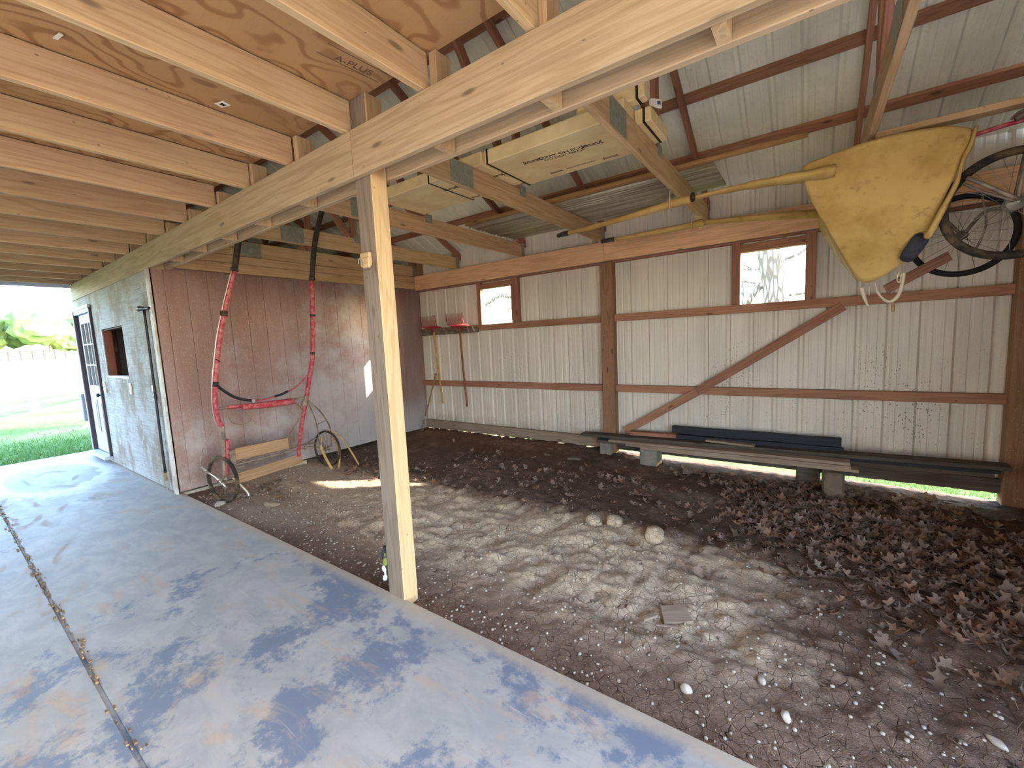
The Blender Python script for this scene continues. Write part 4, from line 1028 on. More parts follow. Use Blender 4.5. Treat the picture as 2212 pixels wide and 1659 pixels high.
def canvas_cart():
    r = thing('racing_cart', 'racing cart hung upside down from the trusses with mustard canvas over its shafts', 'cart', loc=(.3, 4.1, 2.4))
    # shafts inside canvas sleeves
    nearS = [(-2.08, 4.01, 2.608), (-1.80, 3.965, 2.605), (-1.40, 3.86, 2.60), (-1.12, 3.80, 2.605), (-.95, 3.79, 2.615), (-.80, 3.765, 2.61)]
    near2 = [(-.80, 3.762, 2.612), (-.55, 3.70, 2.60), (-.30, 3.64, 2.575), (-.02, 3.60, 2.545), (.10, 3.60, 2.54)]
    farS = [(-1.83, 4.62, 2.602), (-1.55, 4.62, 2.598), (-1.25, 4.63, 2.60), (-1.02, 4.645, 2.605), (-.90, 4.66, 2.615)]
    far2 = [(-.90, 4.66, 2.612), (-.60, 4.74, 2.60), (-.30, 4.82, 2.585), (-.02, 4.90, 2.565), (.25, 4.95, 2.55)]
    o = tube('canvas_sleeve', nearS, [.019, .024, .027, .03, .036, .036, .03], 'canvas', r, n=12)
    o = tube('canvas_sleeve', near2, [.036, .046, .06, .076, .088, .088], 'canvas', r, n=12, flat=.45)
    o = tube('canvas_sleeve', farS, [.02, .027, .03, .03, .036, .034], 'canvas', r, n=12)
    o = tube('canvas_sleeve', far2, [.038, .046, .055, .06, .066, .066], 'canvas', r, n=12, flat=.6)
    tube('shaft_tip', [(-2.20, 4.035, 2.610), (-2.14, 4.02, 2.612), (-2.06, 4.008, 2.609)], [.022, .026, .024], 'wrap', r)
    tube('shaft_tip', [(-1.965, 4.62, 2.602), (-1.90, 4.62, 2.603), (-1.81, 4.62, 2.602)], [.022, .024, .022], 'wrap', r)
    tube('shaft_rod', [(-2.02, 4.62, 2.605), (-1.96, 4.62, 2.603)], .006, 'dustymetal', r, sm=1)
    # eyelet ring where the sleeve is pierced
    e = [(-.80 + .012 * math.cos(a), 3.722, 2.61 + .034 * math.sin(a)) for a in np.linspace(0, 2 * PI, 14)[:-1]]
    tube('sleeve_eyelet', e, .007, 'rubber', r, closed=True, sm=1, n=6)
    # canvas apron: near panel falling to a point, folds running down it
    top = [(-.075, 3.60, 2.625), (.066, 3.60, 2.652), (.20, 3.60, 2.675), (.36, 3.61, 2.690), (.517, 3.62, 2.678), (.64, 3.62, 2.662), (.735, 3.62, 2.618)]
    bot = [(-.040, 3.64, 2.42), (.075, 3.72, 2.20), (.185, 3.80, 1.97), (.275, 3.86, 1.79), (.38, 3.84, 1.845), (.475, 3.78, 1.915), (.555, 3.70, 2.045)]
    midr = [(-.060, 3.585, 2.52), (.085, 3.62, 2.44), (.22, 3.63, 2.37), (.34, 3.64, 2.30), (.47, 3.64, 2.32), (.58, 3.63, 2.38), (.672, 3.625, 2.40)]
    rows = []
    nr = 9
    for i in range(nr):
        t = i / (nr - 1); row = []
        for j in range(len(top)):
            a, m_, c = V(top[j]), V(midr[j]), V(bot[j])
            p = (1 - t) ** 2 * a + 2 * t * (1 - t) * (2 * m_ - (a + c) / 2) + t * t * c
            fold = .012 * math.sin(j * 2.4 + i * .7) * math.sin(PI * t) + .008 * math.sin(j * 1.1 - i * 1.3) * (1 - t)
            p.y += fold
            row.append(p - V(r.location))
        rows.append(row)
    o = sheet('canvas_apron', rows, 'canvas', r, .003, 2); o['label'] = 'broad canvas apron sagging to a torn corner'
    # underside flap going back to the far shaft
    back = [(.030, 4.85, 2.575), (.033, 4.86, 2.50), (.040, 4.84, 2.43)]
    g = []
    for t in np.linspace(0, 1, 6):
        row = []
        for s in np.linspace(0, 1, 5):
            n0 = V((-.045, 3.66, 2.44)).lerp(V((.275, 3.868, 1.79)), s); f0 = V((.025, 4.85, 2.56)).lerp(V((.03, 4.86, 2.435)), s)
            p = n0.lerp(f0, t); p.z += .05 * math.sin(PI * t) * (.4 - s) + .01 * math.sin(7 * s + 5 * t)
            row.append(p - V(r.location))
        g.append(row)
    o = sheet('canvas_flap', g, 'canvas', r, .003, 2); o['label'] = 'canvas underside folded back to the far shaft'
    # rolled right-hand hem
    tube('canvas_hem', [(.735, 3.612, 2.62), (.715, 3.60, 2.52), (.688, 3.60, 2.45), (.668, 3.598, 2.33), (.62, 3.60, 2.20), (.585, 3.62, 2.10), (.56, 3.64, 2.04)], [.016, .02, .016, .022, .028, .034, .02], 'canvas', r, flat=.6)
    g = [[V(p) - V(r.location) for p in row] for row in (((.515, 3.70, 2.10), (.56, 3.70, 2.085), (.60, 3.70, 2.065)), ((.48, 3.71, 2.02), (.525, 3.71, 2.0), (.56, 3.71, 1.985)), ((.44, 3.735, 1.945), (.475, 3.735, 1.925), (.51, 3.735, 1.905)))]
    o = sheet('mud_flap', g, 'tar', r, .004, 1); o['label'] = 'grey rubber mud flap'
    # torn cords
    tube('cord', [(.275, 3.85, 1.79), (.285, 3.85, 1.755), (.30, 3.845, 1.70), (.318, 3.84, 1.655)], [.014, .012, .008, .003], 'twine', r)
    tube('cord', [(.315, 3.83, 1.80), (.318, 3.83, 1.73)], .003, 'twine', r, sm=1)
    tube('cord', [(.345, 3.82, 1.815), (.36, 3.82, 1.75), (.40, 3.815, 1.69), (.435, 3.81, 1.682), (.465, 3.805, 1.72), (.48, 3.80, 1.79), (.485, 3.79, 1.86)], [.004, .007, .010, .012, .011, .010, .010], 'twine', r)
    tube('cord', [(.46, 3.79, 1.87), (.452, 3.79, 1.82), (.466, 3.79, 1.80), (.474, 3.79, 1.86)], .004, 'twine', r)
    tube('cord', [(.435, 3.81, 1.685), (.44, 3.81, 1.65), (.442, 3.81, 1.61)], [.008, .01, .004], 'dirtyrope', r)
    # wheels, axle, frame tubes
    hn = V((.935, 3.745, 2.188)); hf = V((.935, 4.80, 2.185))
    wheel(r, 'wheel', hn, (.02, -1, 0), .315, .024, ('tire', 'rimwhite', 'palechrome', 'palechrome'), 28, .042, .06, label='near wheel with a cream rim and muddy tire')
    wheel(r, 'wheel', hf, (.02, -1, 0), .315, .022, ('tireblack', 'palechrome', 'dustymetal', 'dustymetal'), 20, .035, .05, label='far wheel with a clean black tire')
    tube('axle', [hn, (.935, 3.85, 2.19), (.935, 4.3, 2.25), (.935, 4.70, 2.19), hf], .012, 'dustymetal', r)
    tube('frame_tube', [(.72, 3.66, 2.36), (.80, 3.665, 2.30), (.93, 3.67, 2.195)], .012, 'dustymetal', r)
    tube('frame_tube', [(.71, 3.665, 2.33), (.80, 3.67, 2.262), (.92, 3.675, 2.19)], .008, 'dustymetal', r)
    tube('frame_tube', [(.93, 3.68, 2.19), (.95, 3.68, 2.38), (.975, 3.69, 2.62), (.99, 3.7, 2.68)], .010, 'dustymetal', r)
    tube('frame_tube', [(.95, 3.82, 2.19), (.975, 3.82, 2.40), (1.0, 3.82, 2.64)], .010, 'dustymetal', r)
    tube('seat_rail', [(.74, 3.74, 2.612), (.84, 3.74, 2.626), (.94, 3.745, 2.638), (1.10, 3.75, 2.645)], .013, 'redpaint', r)
    tube('seat_frame', [(.905, 3.70, 2.640), (.97, 3.70, 2.66), (1.15, 3.70, 2.675)], .017, 'dustymetal', r)
    tube('seat_frame', [(.895, 3.73, 2.65), (.92, 3.72, 2.675), (1.0, 3.715, 2.70), (1.15, 3.71, 2.715)], .008, 'dustymetal', r)
    tube('frame_tube', [(.6, 4.72, 2.52), (.80, 4.75, 2.35), (.93, 4.78, 2.19)], .012, 'dustymetal', r)
    tube('frame_tube', [(.10, 3.62, 2.58), (.4, 3.65, 2.60), (.74, 3.70, 2.60)], .014, 'dustymetal', r)
    tube('frame_tube', [(.85, 3.95, 2.30), (.875, 3.95, 2.12), (.84, 3.95, 1.98)], .006, 'dustymetal', r)
    board('fender_board', (.47, 4.45, 1.80), (.84, 4.62, 2.02), .03, .07, 'redwood', parent=r)
    return r
canvas_cart()
for lab, pts in (('bent wire hook holding the near canvas shaft to the truss', [(-.985, 3.80, 2.735), (-.985, 3.755, 2.69), (-.985, 3.745, 2.60), (-.985, 3.765, 2.565), (-.985, 3.80, 2.563)]), ('bent wire hook holding the far canvas shaft to the truss', [(-1.0, 4.66, 2.735), (-1.0, 4.60, 2.70), (-1.0, 4.595, 2.62), (-1.0, 4.60, 2.575), (-1.0, 4.64, 2.563)])):
    o = tube('wire_hanger', pts, .005, 'twine', None); tag(o, lab, 'wire hanger', 'wire hangers')
# cloth scrap hanging from the truss end
g = [[(-1.03, 4.80, 2.74), (-.98, 4.83, 2.745), (-.95, 4.87, 2.74)], [(-1.01, 4.82, 2.68), (-.97, 4.85, 2.67), (-.95, 4.88, 2.67)], [(-.99, 4.85, 2.61), (-.965, 4.87, 2.60), (-.955, 4.88, 2.61)]]
o = sheet('feed_sack_scrap', g, M['card'], None, .004, 2); tag(o, 'wrinkled brown cloth scrap hanging at the truss end behind the canvas shafts', 'cloth')

# ================================================================== FORKS, RACK, STICK
def rack():
    r = thing('tool_rack', 'metal wall rack of angled clips holding the manure forks', 'tool rack', loc=(-5.0, YM, 1.75))
    box('rack_rail', (-5.70, YM - .032, 1.690), (-4.36, YM - .002, 1.775), 'dustymetal', r, .003)
    for i in range(12):
        x = -5.66 + i * .108
        board('rack_clip', (x, YM - .04, 1.795), (x + .055, YM - .06, 1.71), .018, .022, 'palechrome' if i > 9 else 'dustymetal', parent=r, up=(0, -1, 0), bev=.002)
rack()
def fork(x, xb, zb, hm, label, tilt):
    r = thing('manure_fork', label, 'manure fork', 'manure forks on the rack', loc=(x, YM - .09, 1.75))
    y = YM - .085
    board_pts = [(x, y, 1.80), (x + (xb - x) * .5, y + .0, (1.80 + zb) / 2), (xb, y + .02, zb)]
    tube('handle', board_pts, [.016, .016, .017], hm, r)
    # head: basket of tines leaning up and left
    bm = bmesh.new(); n = 18; W = .36
    for i in range(n):
        u = -W / 2 + W * i / (n - 1)
        a = V((x + .06 + u, y - .05, 1.805)); bq = V((x + .02 + u, y - .12, 1.835)); c = V((x - .10 + u + tilt, y + .0, 2.02))
        tube_bm(bm, [a, bq, bq.lerp(c, .5) + V((0, -.01, 0)), c], [.004, .0045, .004, .002], 5)
    o = link('tine_head', bm, 'redplastic', r, True); o.location = -V(r.location)
    bm = bmesh.new()
    tube_bm(bm, [V((x + .06 - W / 2, y - .05, 1.803)), V((x + .06 + W / 2, y - .05, 1.803))], .008, 6)
    tube_bm(bm, [V((x + .02 - W / 2, y - .122, 1.835)), V((x + .02 + W / 2, y - .122, 1.835))], .006, 6)
    for s in (-1, 1): tube_bm(bm, [V((x + .06 + s * W / 2, y - .05, 1.803)), V((x + .02 + s * W / 2, y - .12, 1.835)), V((x - .10 + s * W / 2 + tilt, y, 2.02))], .006, 6)
    o = link('tine_frame', bm, 'redplastic', r, True); o.location = -V(r.location)
    tube('socket', [(x, y, 1.74), (x + .01, y - .02, 1.80), (x + .05, y - .05, 1.805)], [.019, .018, .01], 'redplastic', r)
fork(-5.30, -5.215, .50, 'handle_y', 'red plastic manure fork with the yellow wooden handle, nearer the corner', -.04)
fork(-4.70, -4.655, .475, 'handle_b', 'red plastic manure fork with the brown handle, beside the small window', -.02)
def stick():
    r = thing('rusty_hoe', 'thin long handled tool leaning in the corner by the red wall', 'tool', loc=(-5.5, 5.0, 0))
    tube('handle', [(-5.38, 5.225, 1.005), (-5.47, 5.15, .62), (-5.56, 5.07, .26)], .013, 'polewood', r)
    tube('collar', [(-5.56, 5.07, .27), (-5.567, 5.063, .235)], .018, 'palechrome', r, sm=1)
    for s in (-1, 0, 1): tube('prong', [(-5.567, 5.063, .24), (-5.58 + s * .015, 5.05, .17), (-5.60 + s * .035, 5.03, .06), (-5.605 + s * .03, 5.0, .015)], .005, 'dustymetal', r)
    tube('grip', [(-5.40, 5.225, 1.0), (-5.378, 5.225, 1.012), (-5.36, 5.225, 1.0)], .012, 'dustymetal', r)
stick()

# ================================================================== PLANK PILE ON BLOCKS
def zb(x): return .152 + .028 * (x + 1.6)
def plank(xa, xb, ya, yb, off_a, off_b, w, h, mat, label, cuts=4, wob=.002, cat='plank'):
    """ya,yb = y of the front edge at each end; off = bottom height above the base line"""
    o = board('plank', (xa, ya + w / 2, zb(xa) + off_a + h / 2), (xb, yb + w / 2, zb(xb) + off_b + h / 2), w, h, mat, bev=.002, cuts=cuts, wob=wob)
    tag(o, label, cat, 'planks in the pile'); return o
plank(-1.66, .38, 4.93, 4.79, -.004, -.010, .15, .028, 'planklight', 'bottom front plank of the pile, lying straight on the blocks')
plank(-1.84, .325, 4.92, 4.78, .026, .020, .14, .028, 'planklight', 'second plank up at the front of the pile')
plank(-2.07, .318, 4.94, 4.795, .056, .050, .14, .028, 'planklight', 'third plank up at the front, long pale edge with split left end')
plank(-2.30, 1.25, 5.08, 4.98, .0, .0, .15, .034, 'plankdark', 'dark plank low at the back of the pile')
plank(-2.28, 1.28, 5.07, 4.97, .036, .036, .13, .030, 'tar', 'black plank under the longest plank')
plank(-2.50, 1.335, 5.02, 4.95, .088, .070, .15, .034, 'plankdark', 'longest plank on top, dark edged, reaching the corner post', 6)
plank(-1.86, -.89, 5.10, 5.13, .124, .118, .10, .045, 'redwood', 'red brown plank lying under the short tarred timbers', 2)
plank(-1.34, .262, 5.12, 5.115, .182, .142, .085, .078, 'tar', 'thick black timber with a broken pale end on top', 5, .004, 'timber')
plank(-1.28, .28, 5.07, 5.09, .124, .09, .05, .05, 'tar', 'thin black batten below the thick black timber', 4, .003, 'batten')
o = board('wood_scrap', (-.945, 5.06, .31), (-.465, 5.03, .302), .09, .022, 'planklight', bev=.002); tag(o, 'short pale board scrap resting against the thick black timber', 'wood scrap')
def block(name, lo, hi, mat, label, rot=0., bev=.012):
    o = box(name, lo, hi, mat, None, bev); o.rotation_euler = (0, 0, rot); tag(o, label, 'block', 'blocks under the planks'); return o
block('concrete_block', (-1.685, 4.962, -.06), (-1.475, 5.17, .147), 'concreteblock', 'pale grey block under the left end of the pile', -.05)
block('concrete_block', (.118, 4.70, -.075), (.268, 4.98, .19), 'tanblock', 'tall tan block under the right end of the pile', .06, .02)
block('concrete_block', (-2.27, 5.10, -.03), (-2.12, 5.195, .13), 'concreteblock', 'small block beside the wall post behind the pile', 0, .01)
block('concrete_block', (-.10, 5.06, -.07), (.10, 5.2, .17), 'plankdark', 'dark block in the shade behind the tan block', 0, .01)

# ================================================================== SMALL STUFF ON THE GROUND
gh = lambda x, y: float(ground_h(np.array([x]), np.array([y]))[0])
def scrap(name, x, y, L, w, h, rot, mat, label, cat):
    z = gh(x, y); bm = bmesh.new(); n = 4; prof = []
    pts = [(-L / 2, -w / 2), (L / 2, -w / 2 * .8), (L / 2 * .9, w / 2), (-L / 2 * .85, w / 2 * .9)]
    a = [bm.verts.new((p[0], p[1], 0)) for p in pts]; c = [bm.verts.new((p[0] * .97, p[1] * .97, h)) for p in pts]
    bm.faces.new(a[::-1]); bm.faces.new(c)
    for i in range(4): bm.faces.new((a[i], a[(i + 1) % 4], c[(i + 1) % 4], c[i]))
    o = link(name, bm, mat); o.location = (x, y, z + .0); o.rotation_euler = (.05, -.04, rot); tag(o, label, cat); return o
scrap('wood_scrap', -.59, 2.30, .16, .15, .022, .5, 'planklight', 'square weathered board scrap on the cracked dirt near the concrete', 'wood scrap')
scrap('wood_chip', -.705, 2.20, .09, .03, .014, .9, 'planklight', 'small split wood chip beside the square board scrap', 'wood chip')
scrap('wood_chip', -.60, 2.18, .12, .012, .008, .25, 'planklight', 'thin splinter in front of the square board scrap', 'wood chip')
scrap('tile_scrap', -2.50, 4.83, .17, .10, .03, .2, 'tanblock', 'flat tan tile scrap on the dark dirt left of the pile', 'tile scrap')
scrap('tile_scrap', -1.12, 4.90, .10, .10, .035, .4, 'concreteblock', 'small grey tile scrap in front of the plank pile', 'tile scrap')
def stone(x, y, r, label, sq=(1, 1, .7), sink=.35):
    bm = bmesh.new(); bmesh.ops.create_icosphere(bm, subdivisions=3, radius=r)
    s = random.random() * 9
    for v in bm.verts:
        k = 1 + .35 * mnoise.noise(v.co / r * 1.1 + V((s, 0, 0))) + .1 * mnoise.noise(v.co / r * 3 + V((0, s, 0)))
        v.co = V((v.co.x * sq[0], v.co.y * sq[1], v.co.z * sq[2])) * k
    o = link('stone' if r < .05 else 'dirt_clod', bm, 'stone' if r < .05 else 'dirt', None, True); o.location = (x, y, gh(x, y) + r * sq[2] * (1 - sink)); o.rotation_euler = (0, 0, s); tag(o, label, 'stone' if r < .05 else 'clod', 'stones on the dirt' if r < .05 else 'clods in the dirt'); return o
stone(-.15, 2.035, .016, 'small white cylindrical stone on the bare dirt at lower right', (1, 1.6, 1))
stone(.60, 2.16, .02, 'white stone at the far right of the bare dirt', (1.7, .8, .7))
stone(-.05, 1.86, .018, 'grey pebble nearest the concrete edge at lower right', (1, 1.3, 1))
stone(-.42, 1.80, .02, 'pale pebble by the concrete edge with grass roots', (1.2, 1, .9))
stone(-.93, 3.05, .085, 'largest pale clod in the middle of the cracked dirt', (1, .8, .7))
stone(-1.30, 3.17, .07, 'rounded clod left of the largest pale clod', (1, .9, .8))
stone(-1.46, 3.12, .06, 'lower clod at the left end of the heap', (1.2, .9, .8))
stone(-2.25, 1.72, .025, 'round stone beside the foot of the centre post', (1.2, 1, .8))
stone(-5.05, 1.66, .045, 'flat pale stone under the left cart wheel', (1.3, 1, .5))
stone(-4.55, 1.95, .06, 'flat grey stone in the gravel before the cart', (1.6, .8, .35))
# grit and straw: uncountable
def grit():
    bm = bmesh.new(); R = random.Random(3)
    for i in range(2600):
        x = R.uniform(XC + .1, XR); y = 1.6 + abs(R.gauss(0, 1.2))
        if y > 5.1 or (x < -4 and y > 4): continue
        r = R.uniform(.003, .010); z = gh(x, y)
        bmesh.ops.create_icosphere(bm, subdivisions=1, radius=r, matrix=Matrix.Translation((x, y, z + r * .3)) @ Matrix.Diagonal((1, R.uniform(.6, 1.4), .7, 1)))
    o = link('gravel', bm, 'stone', None, True); tag(o, 'loose grit and small gravel over the dirt floor', 'gravel', kind='stuff')
    bm = bmesh.new()
    for i in range(2600):
        x = R.uniform(-4.2, 1.2); y = 1.6 + abs(R.gauss(0, .75))
        if y > 4.4: continue
        z = gh(x, y); a = R.uniform(0, 2 * PI); l = R.uniform(.015, .07); b_ = R.uniform(-.3, .7)
        p = V((x, y, z + .002)); d = V((math.cos(a), math.sin(a), b_ * .6)) * l; q = d.cross(V((0, 0, 1))).normalized() * .0012
        m_ = p + d * .5 + V((0, 0, .006)); e = p + d
        vs = [bm.verts.new(t) for t in (p - q, p + q, m_ + q, m_ - q, e)]
        bm.faces.new(vs[:4]); bm.faces.new((vs[3], vs[2], vs[4]))
    o = link('straw_bits', bm, 'straw'); tag(o, 'dead roots and straw bits over the cracked dirt', 'straw', kind='stuff')
grit()
# leaves -------------------------------------------------------------
def leaf_shape(seed):
    R = random.Random(seed); L = R.uniform(.085, .12)
    # pin-oak outline as (t along, half width)
    prof = [(0, .012), (.12, .03), (.22, .16), (.27, .34), (.33, .14), (.42, .12), (.50, .42), (.56, .46), (.60, .15), (.70, .13), (.76, .34), (.81, .30), (.86, .12), (.93, .12), (1., .0)]
    curl = R.uniform(.3, 1.6); fold = R.uniform(.1, .7); tw = R.uniform(-.6, .6)
    verts = []; faces = []
    def pt(t, s):
        x = (t - .5) * L; y = s * L * .82
        z = curl * (t - .5) ** 2 * L + fold * abs(s) * L * .9 - .1 * L + tw * (t - .5) * s * L
        return (x, y, z)
    for t, w in prof:
        off = R.uniform(-.03, .03)
        verts += [pt(t, -w * R.uniform(.85, 1.1)), pt(t, 0), pt(t + off, w * R.uniform(.85, 1.1))]
    for i in range(len(prof) - 1):
        a = i * 3; faces += [(a, a + 1, a + 4, a + 3), (a + 1, a + 2, a + 5, a + 4)]
    n = len(verts); verts += [(-.5 * L - .25 * L, .004, .01), (-.5 * L - .25 * L, -.0, .01)]
    faces.append((0, 1, n)); 
    return verts, faces
LEAF = [leaf_shape(i) for i in range(8)]
def scatter():
    R = random.Random(11); pts = []
    def blob(cx, cy, sx, sy, n, rot=0.):
        for _ in range(n):
            a, b_ = R.gauss(0, sx), R.gauss(0, sy)
            x = cx + a * math.cos(rot) - b_ * math.sin(rot); y = cy + a * math.sin(rot) + b_ * math.cos(rot)
            if XC + .05 < x < XR + .02 and 1.75 < y < 5.15: pts.append((x, y, R.random()))
    blob(.15, 3.95, .33, .42, 420, -.5); blob(.65, 3.55, .40, .40, 420, -.6); blob(-.25, 4.35, .30, .28, 260); blob(.9, 4.2, .35, .45, 300); blob(.85, 2.95, .30, .25, 150, -.4)
    blob(-1.45, 4.25, .28, .10, 34); blob(-1.9, 3.9, .5, .35, 34); blob(-2.4, 3.9, .45, .45, 36); blob(-3.3, 4.15, .5, .35, 40); blob(-1.1, 3.65, .4, .2, 20)
    blob(-4.55, 3.25, .28, .13, 60); blob(-4.9, 2.2, .3, .12, 26); blob(-5.2, 1.95, .15, .1, 16); blob(-3.6, 3.35, .35, .12, 20); blob(-.5, 2.9, .5, .4, 10)
    blob(0, 4.75, .7, .12, 120)
    cam = V((0, 0, 1.55))
    pts.sort(key=lambda p: (V((p[0], p[1], 0)) - cam).length - (1.2 if p[2] > .8 else 0))
    ind, rest = pts[:230], pts[230:]
    meshes = []
    for vs, fs in LEAF:
        me = bpy.data.meshes.new('oak_leaf'); me.from_pydata(vs, [], fs); me.update(); me.materials.append(M['leaf']); meshes.append(me)
        for p in me.polygons: p.use_smooth = True
    def mtx(x, y):
        z = gh(x, y) + R.uniform(.004, .03)
        return Matrix.Translation((x, y, z)) @ Matrix.Rotation(R.uniform(0, 2 * PI), 4, 'Z') @ Matrix.Rotation(R.gauss(0, .35), 4, 'X') @ Matrix.Rotation(R.gauss(0, .35), 4, 'Y') @ Matrix.Scale(R.uniform(.8, 1.2), 4)
    for x, y, _ in ind:
        o = bpy.data.objects.new('oak_leaf', R.choice(meshes)); COL.objects.link(o); o.matrix_basis = mtx(x, y)
        tag(o, 'dry curled brown oak leaf lying among the litter on the dirt floor', 'leaf', 'dry oak leaves on the dirt')
    V_, F_ = [], []
    for x, y, _ in rest:
        vs, fs = R.choice(LEAF); m_ = mtx(x, y); b_ = len(V_)
        V_ += [tuple(m_ @ V(v)) for v in vs]; F_ += [tuple(i + b_ for i in f) for f in fs]
    me = bpy.data.meshes.new('leaf_litter'); me.from_pydata(V_, [], F_); me.update(); me.materials.append(M['leaf'])
    o = bpy.data.objects.new('leaf_litter', me); COL.objects.link(o); tag(o, 'bed of dry brown oak leaves covering the right of the dirt floor', 'leaves', kind='stuff')
scatter()
# marks on the plywood
o = box('paper_label', (-2.70, 1.10, 2.9065), (-2.635, 1.145, 2.9085), 'tagwhite'); o.rotation_euler = (0, 0, .3); tag(o, 'small white paper label stuck on the plywood between two joists', 'label')
box('printed_square', (-.012, -.012, -.0016), (.012, .012, -.001), 'ink', o, local=True)
o = scrap('wood_splinter', -2.6, .49, .06, .014, .006, .2, 'tagwhite', 'pale splinter of wood hanging from the plywood', 'splinter'); o.location.z = 2.897
st = thing('ink_stamp', 'faint purple mill stamp on the plywood beside the joist', 'stamp', loc=(-1.83, 1.39, 2.906))
text('stamp_print', 'A-PLUS', .06, (-1.845, 1.385, 2.9078), (.15, 1, 0), (1, -.15, 0), 'stampink', st)
bm = bmesh.new()
for q in (-.045, .045): tube_bm(bm, [V((-1.845 + q, 1.22, 2.908)), V((-1.82 + q, 1.54, 2.908))], .0015, 4)
o = link('stamp_border', bm, 'stampink', st); o.location = -V(st.location)

# ================================================================== OUTSIDE
def near_fence():
    dx = V((-3.41, 1.87, 0)); p0 = V((-21.58, 2.08, -.1)) - dx * 2
    r = thing('board_fence', 'weathered grey four board pasture fence with square posts', 'fence', loc=(-21.6, 2.1, -.1))
    n = dx.cross(V((0, 0, 1))).normalized()
    for i in range(7):
        p = p0 + dx * i
        board('fence_post', p + V((0, 0, -.1)), p + V((0, 0, 1.42)), .19, .19, 'fencewood', up=n, parent=r)
        if i < 6:
            for z in (.28, .62, .96, 1.32):
                a = p + n * -.0 + V((.12, .10, z)); b_ = p + dx + V((.12, .10, z))
                board('fence_rail', a, b_, .03, .15, 'fencewood', parent=r)
near_fence()
def far_fence():
    r = thing('paddock_fence', 'long black four rail fence at the far side of the pasture', 'fence', loc=(-95, 5, 1.8))
    a = V((-95, -1.0, 1.75)); b_ = V((-100, 14, 1.9)); d = b_ - a
    for i in range(13):
        p = a + d * i / 12
        board('fence_post', p, p + V((0, 0, 1.55)), .14, .14, 'blackfence', up=(0, 1, 0), parent=r, bev=0)
    for z in (.35, .75, 1.12, 1.5): board('fence_rail', a + V((.1, 0, z)), b_ + V((.1, 0, z)), .04, .13, 'blackfence', parent=r, bev=0)
    r = thing('wire_fence', 'thin pale rail fence running left of the black fence', 'fence', loc=(-90, -10, 1.6))
    a = V((-95, -1.2, 1.75)); b_ = V((-80, -24, 1.2)); d = b_ - a
    for i in range(9):
        p = a + d * (i + .5) / 9
        board('fence_post', p, p + V((0, 0, 1.3)), .12, .12, 'fencewood', up=(0, 1, 0), parent=r, bev=0)
    for z in (.4, .9): board('fence_rail', a + V((0, 0, z)), b_ + V((0, 0, z)), .04, .1, 'fencewood', parent=r, bev=0)
far_fence()
def far_trees():
    R = random.Random(5); pr = None
    spots = [(-170, -62, 9, 'leftmost'), (-178, -38, 11, 'second from the left'), (-172, -18, 12, 'third from the left'), (-180, 2, 11, 'middle'), (-176, 22, 14, 'third from the building'), (-182, 44, 13, 'second from the building'), (-175, 66, 13, 'nearest the building')]
    for x, y, h, w in spots:
        z0 = -.1 + (-x - 38) * .033
        r = thing('pasture_tree', 'hazy rounded tree on the far pasture edge, %s of the row' % w, 'tree', 'trees at the far edge of the pasture', loc=(x, y, z0))
        tube('tree_trunk', [(x, y, z0 - .3), (x, y, z0 + h * .4)], [.5, .35], 'bark', r, sm=1)
        bm = bmesh.new()
        for k in range(11):
            rr = h * R.uniform(.22, .36); c = V((R.gauss(0, h * .32), R.gauss(0, h * .62), h * R.uniform(.25, .72)))
            g = bmesh.ops.create_icosphere(bm, subdivisions=3, radius=rr, matrix=Matrix.Translation(c))
            for v in g['verts']:
                d = (v.co - c); v.co = c + d * (1 + .28 * mnoise.noise(v.co * .55) + .22 * mnoise.noise(v.co * 1.7))
        link('tree_crown', bm, 'treegreen', r)
far_trees()
def limb(bm, p, d, L, r, depth, R):
    pts = [p]; q = p.copy(); dd = d.copy(); n = 5
    for i in range(n):
        dd = (dd + V((R.gauss(0, .16), R.gauss(0, .16), R.gauss(.03, .12)))).normalized(); q = q + dd * L / n; pts.append(q.copy())
    tube_bm(bm, pts, [r * (1 - .75 * i / n) for i in range(n + 1)], 6 if depth else 4)
    if depth:
        for k in range(3 if depth > 1 else 4):
            i = R.randint(1, n); e = (dd + V((R.gauss(0, .6), R.gauss(0, .6), R.gauss(.1, .4)))).normalized()
            limb(bm, pts[i], e, L * R.uniform(.45, .75), r * (1 - .75 * i / n) * .6, depth - 1, R)
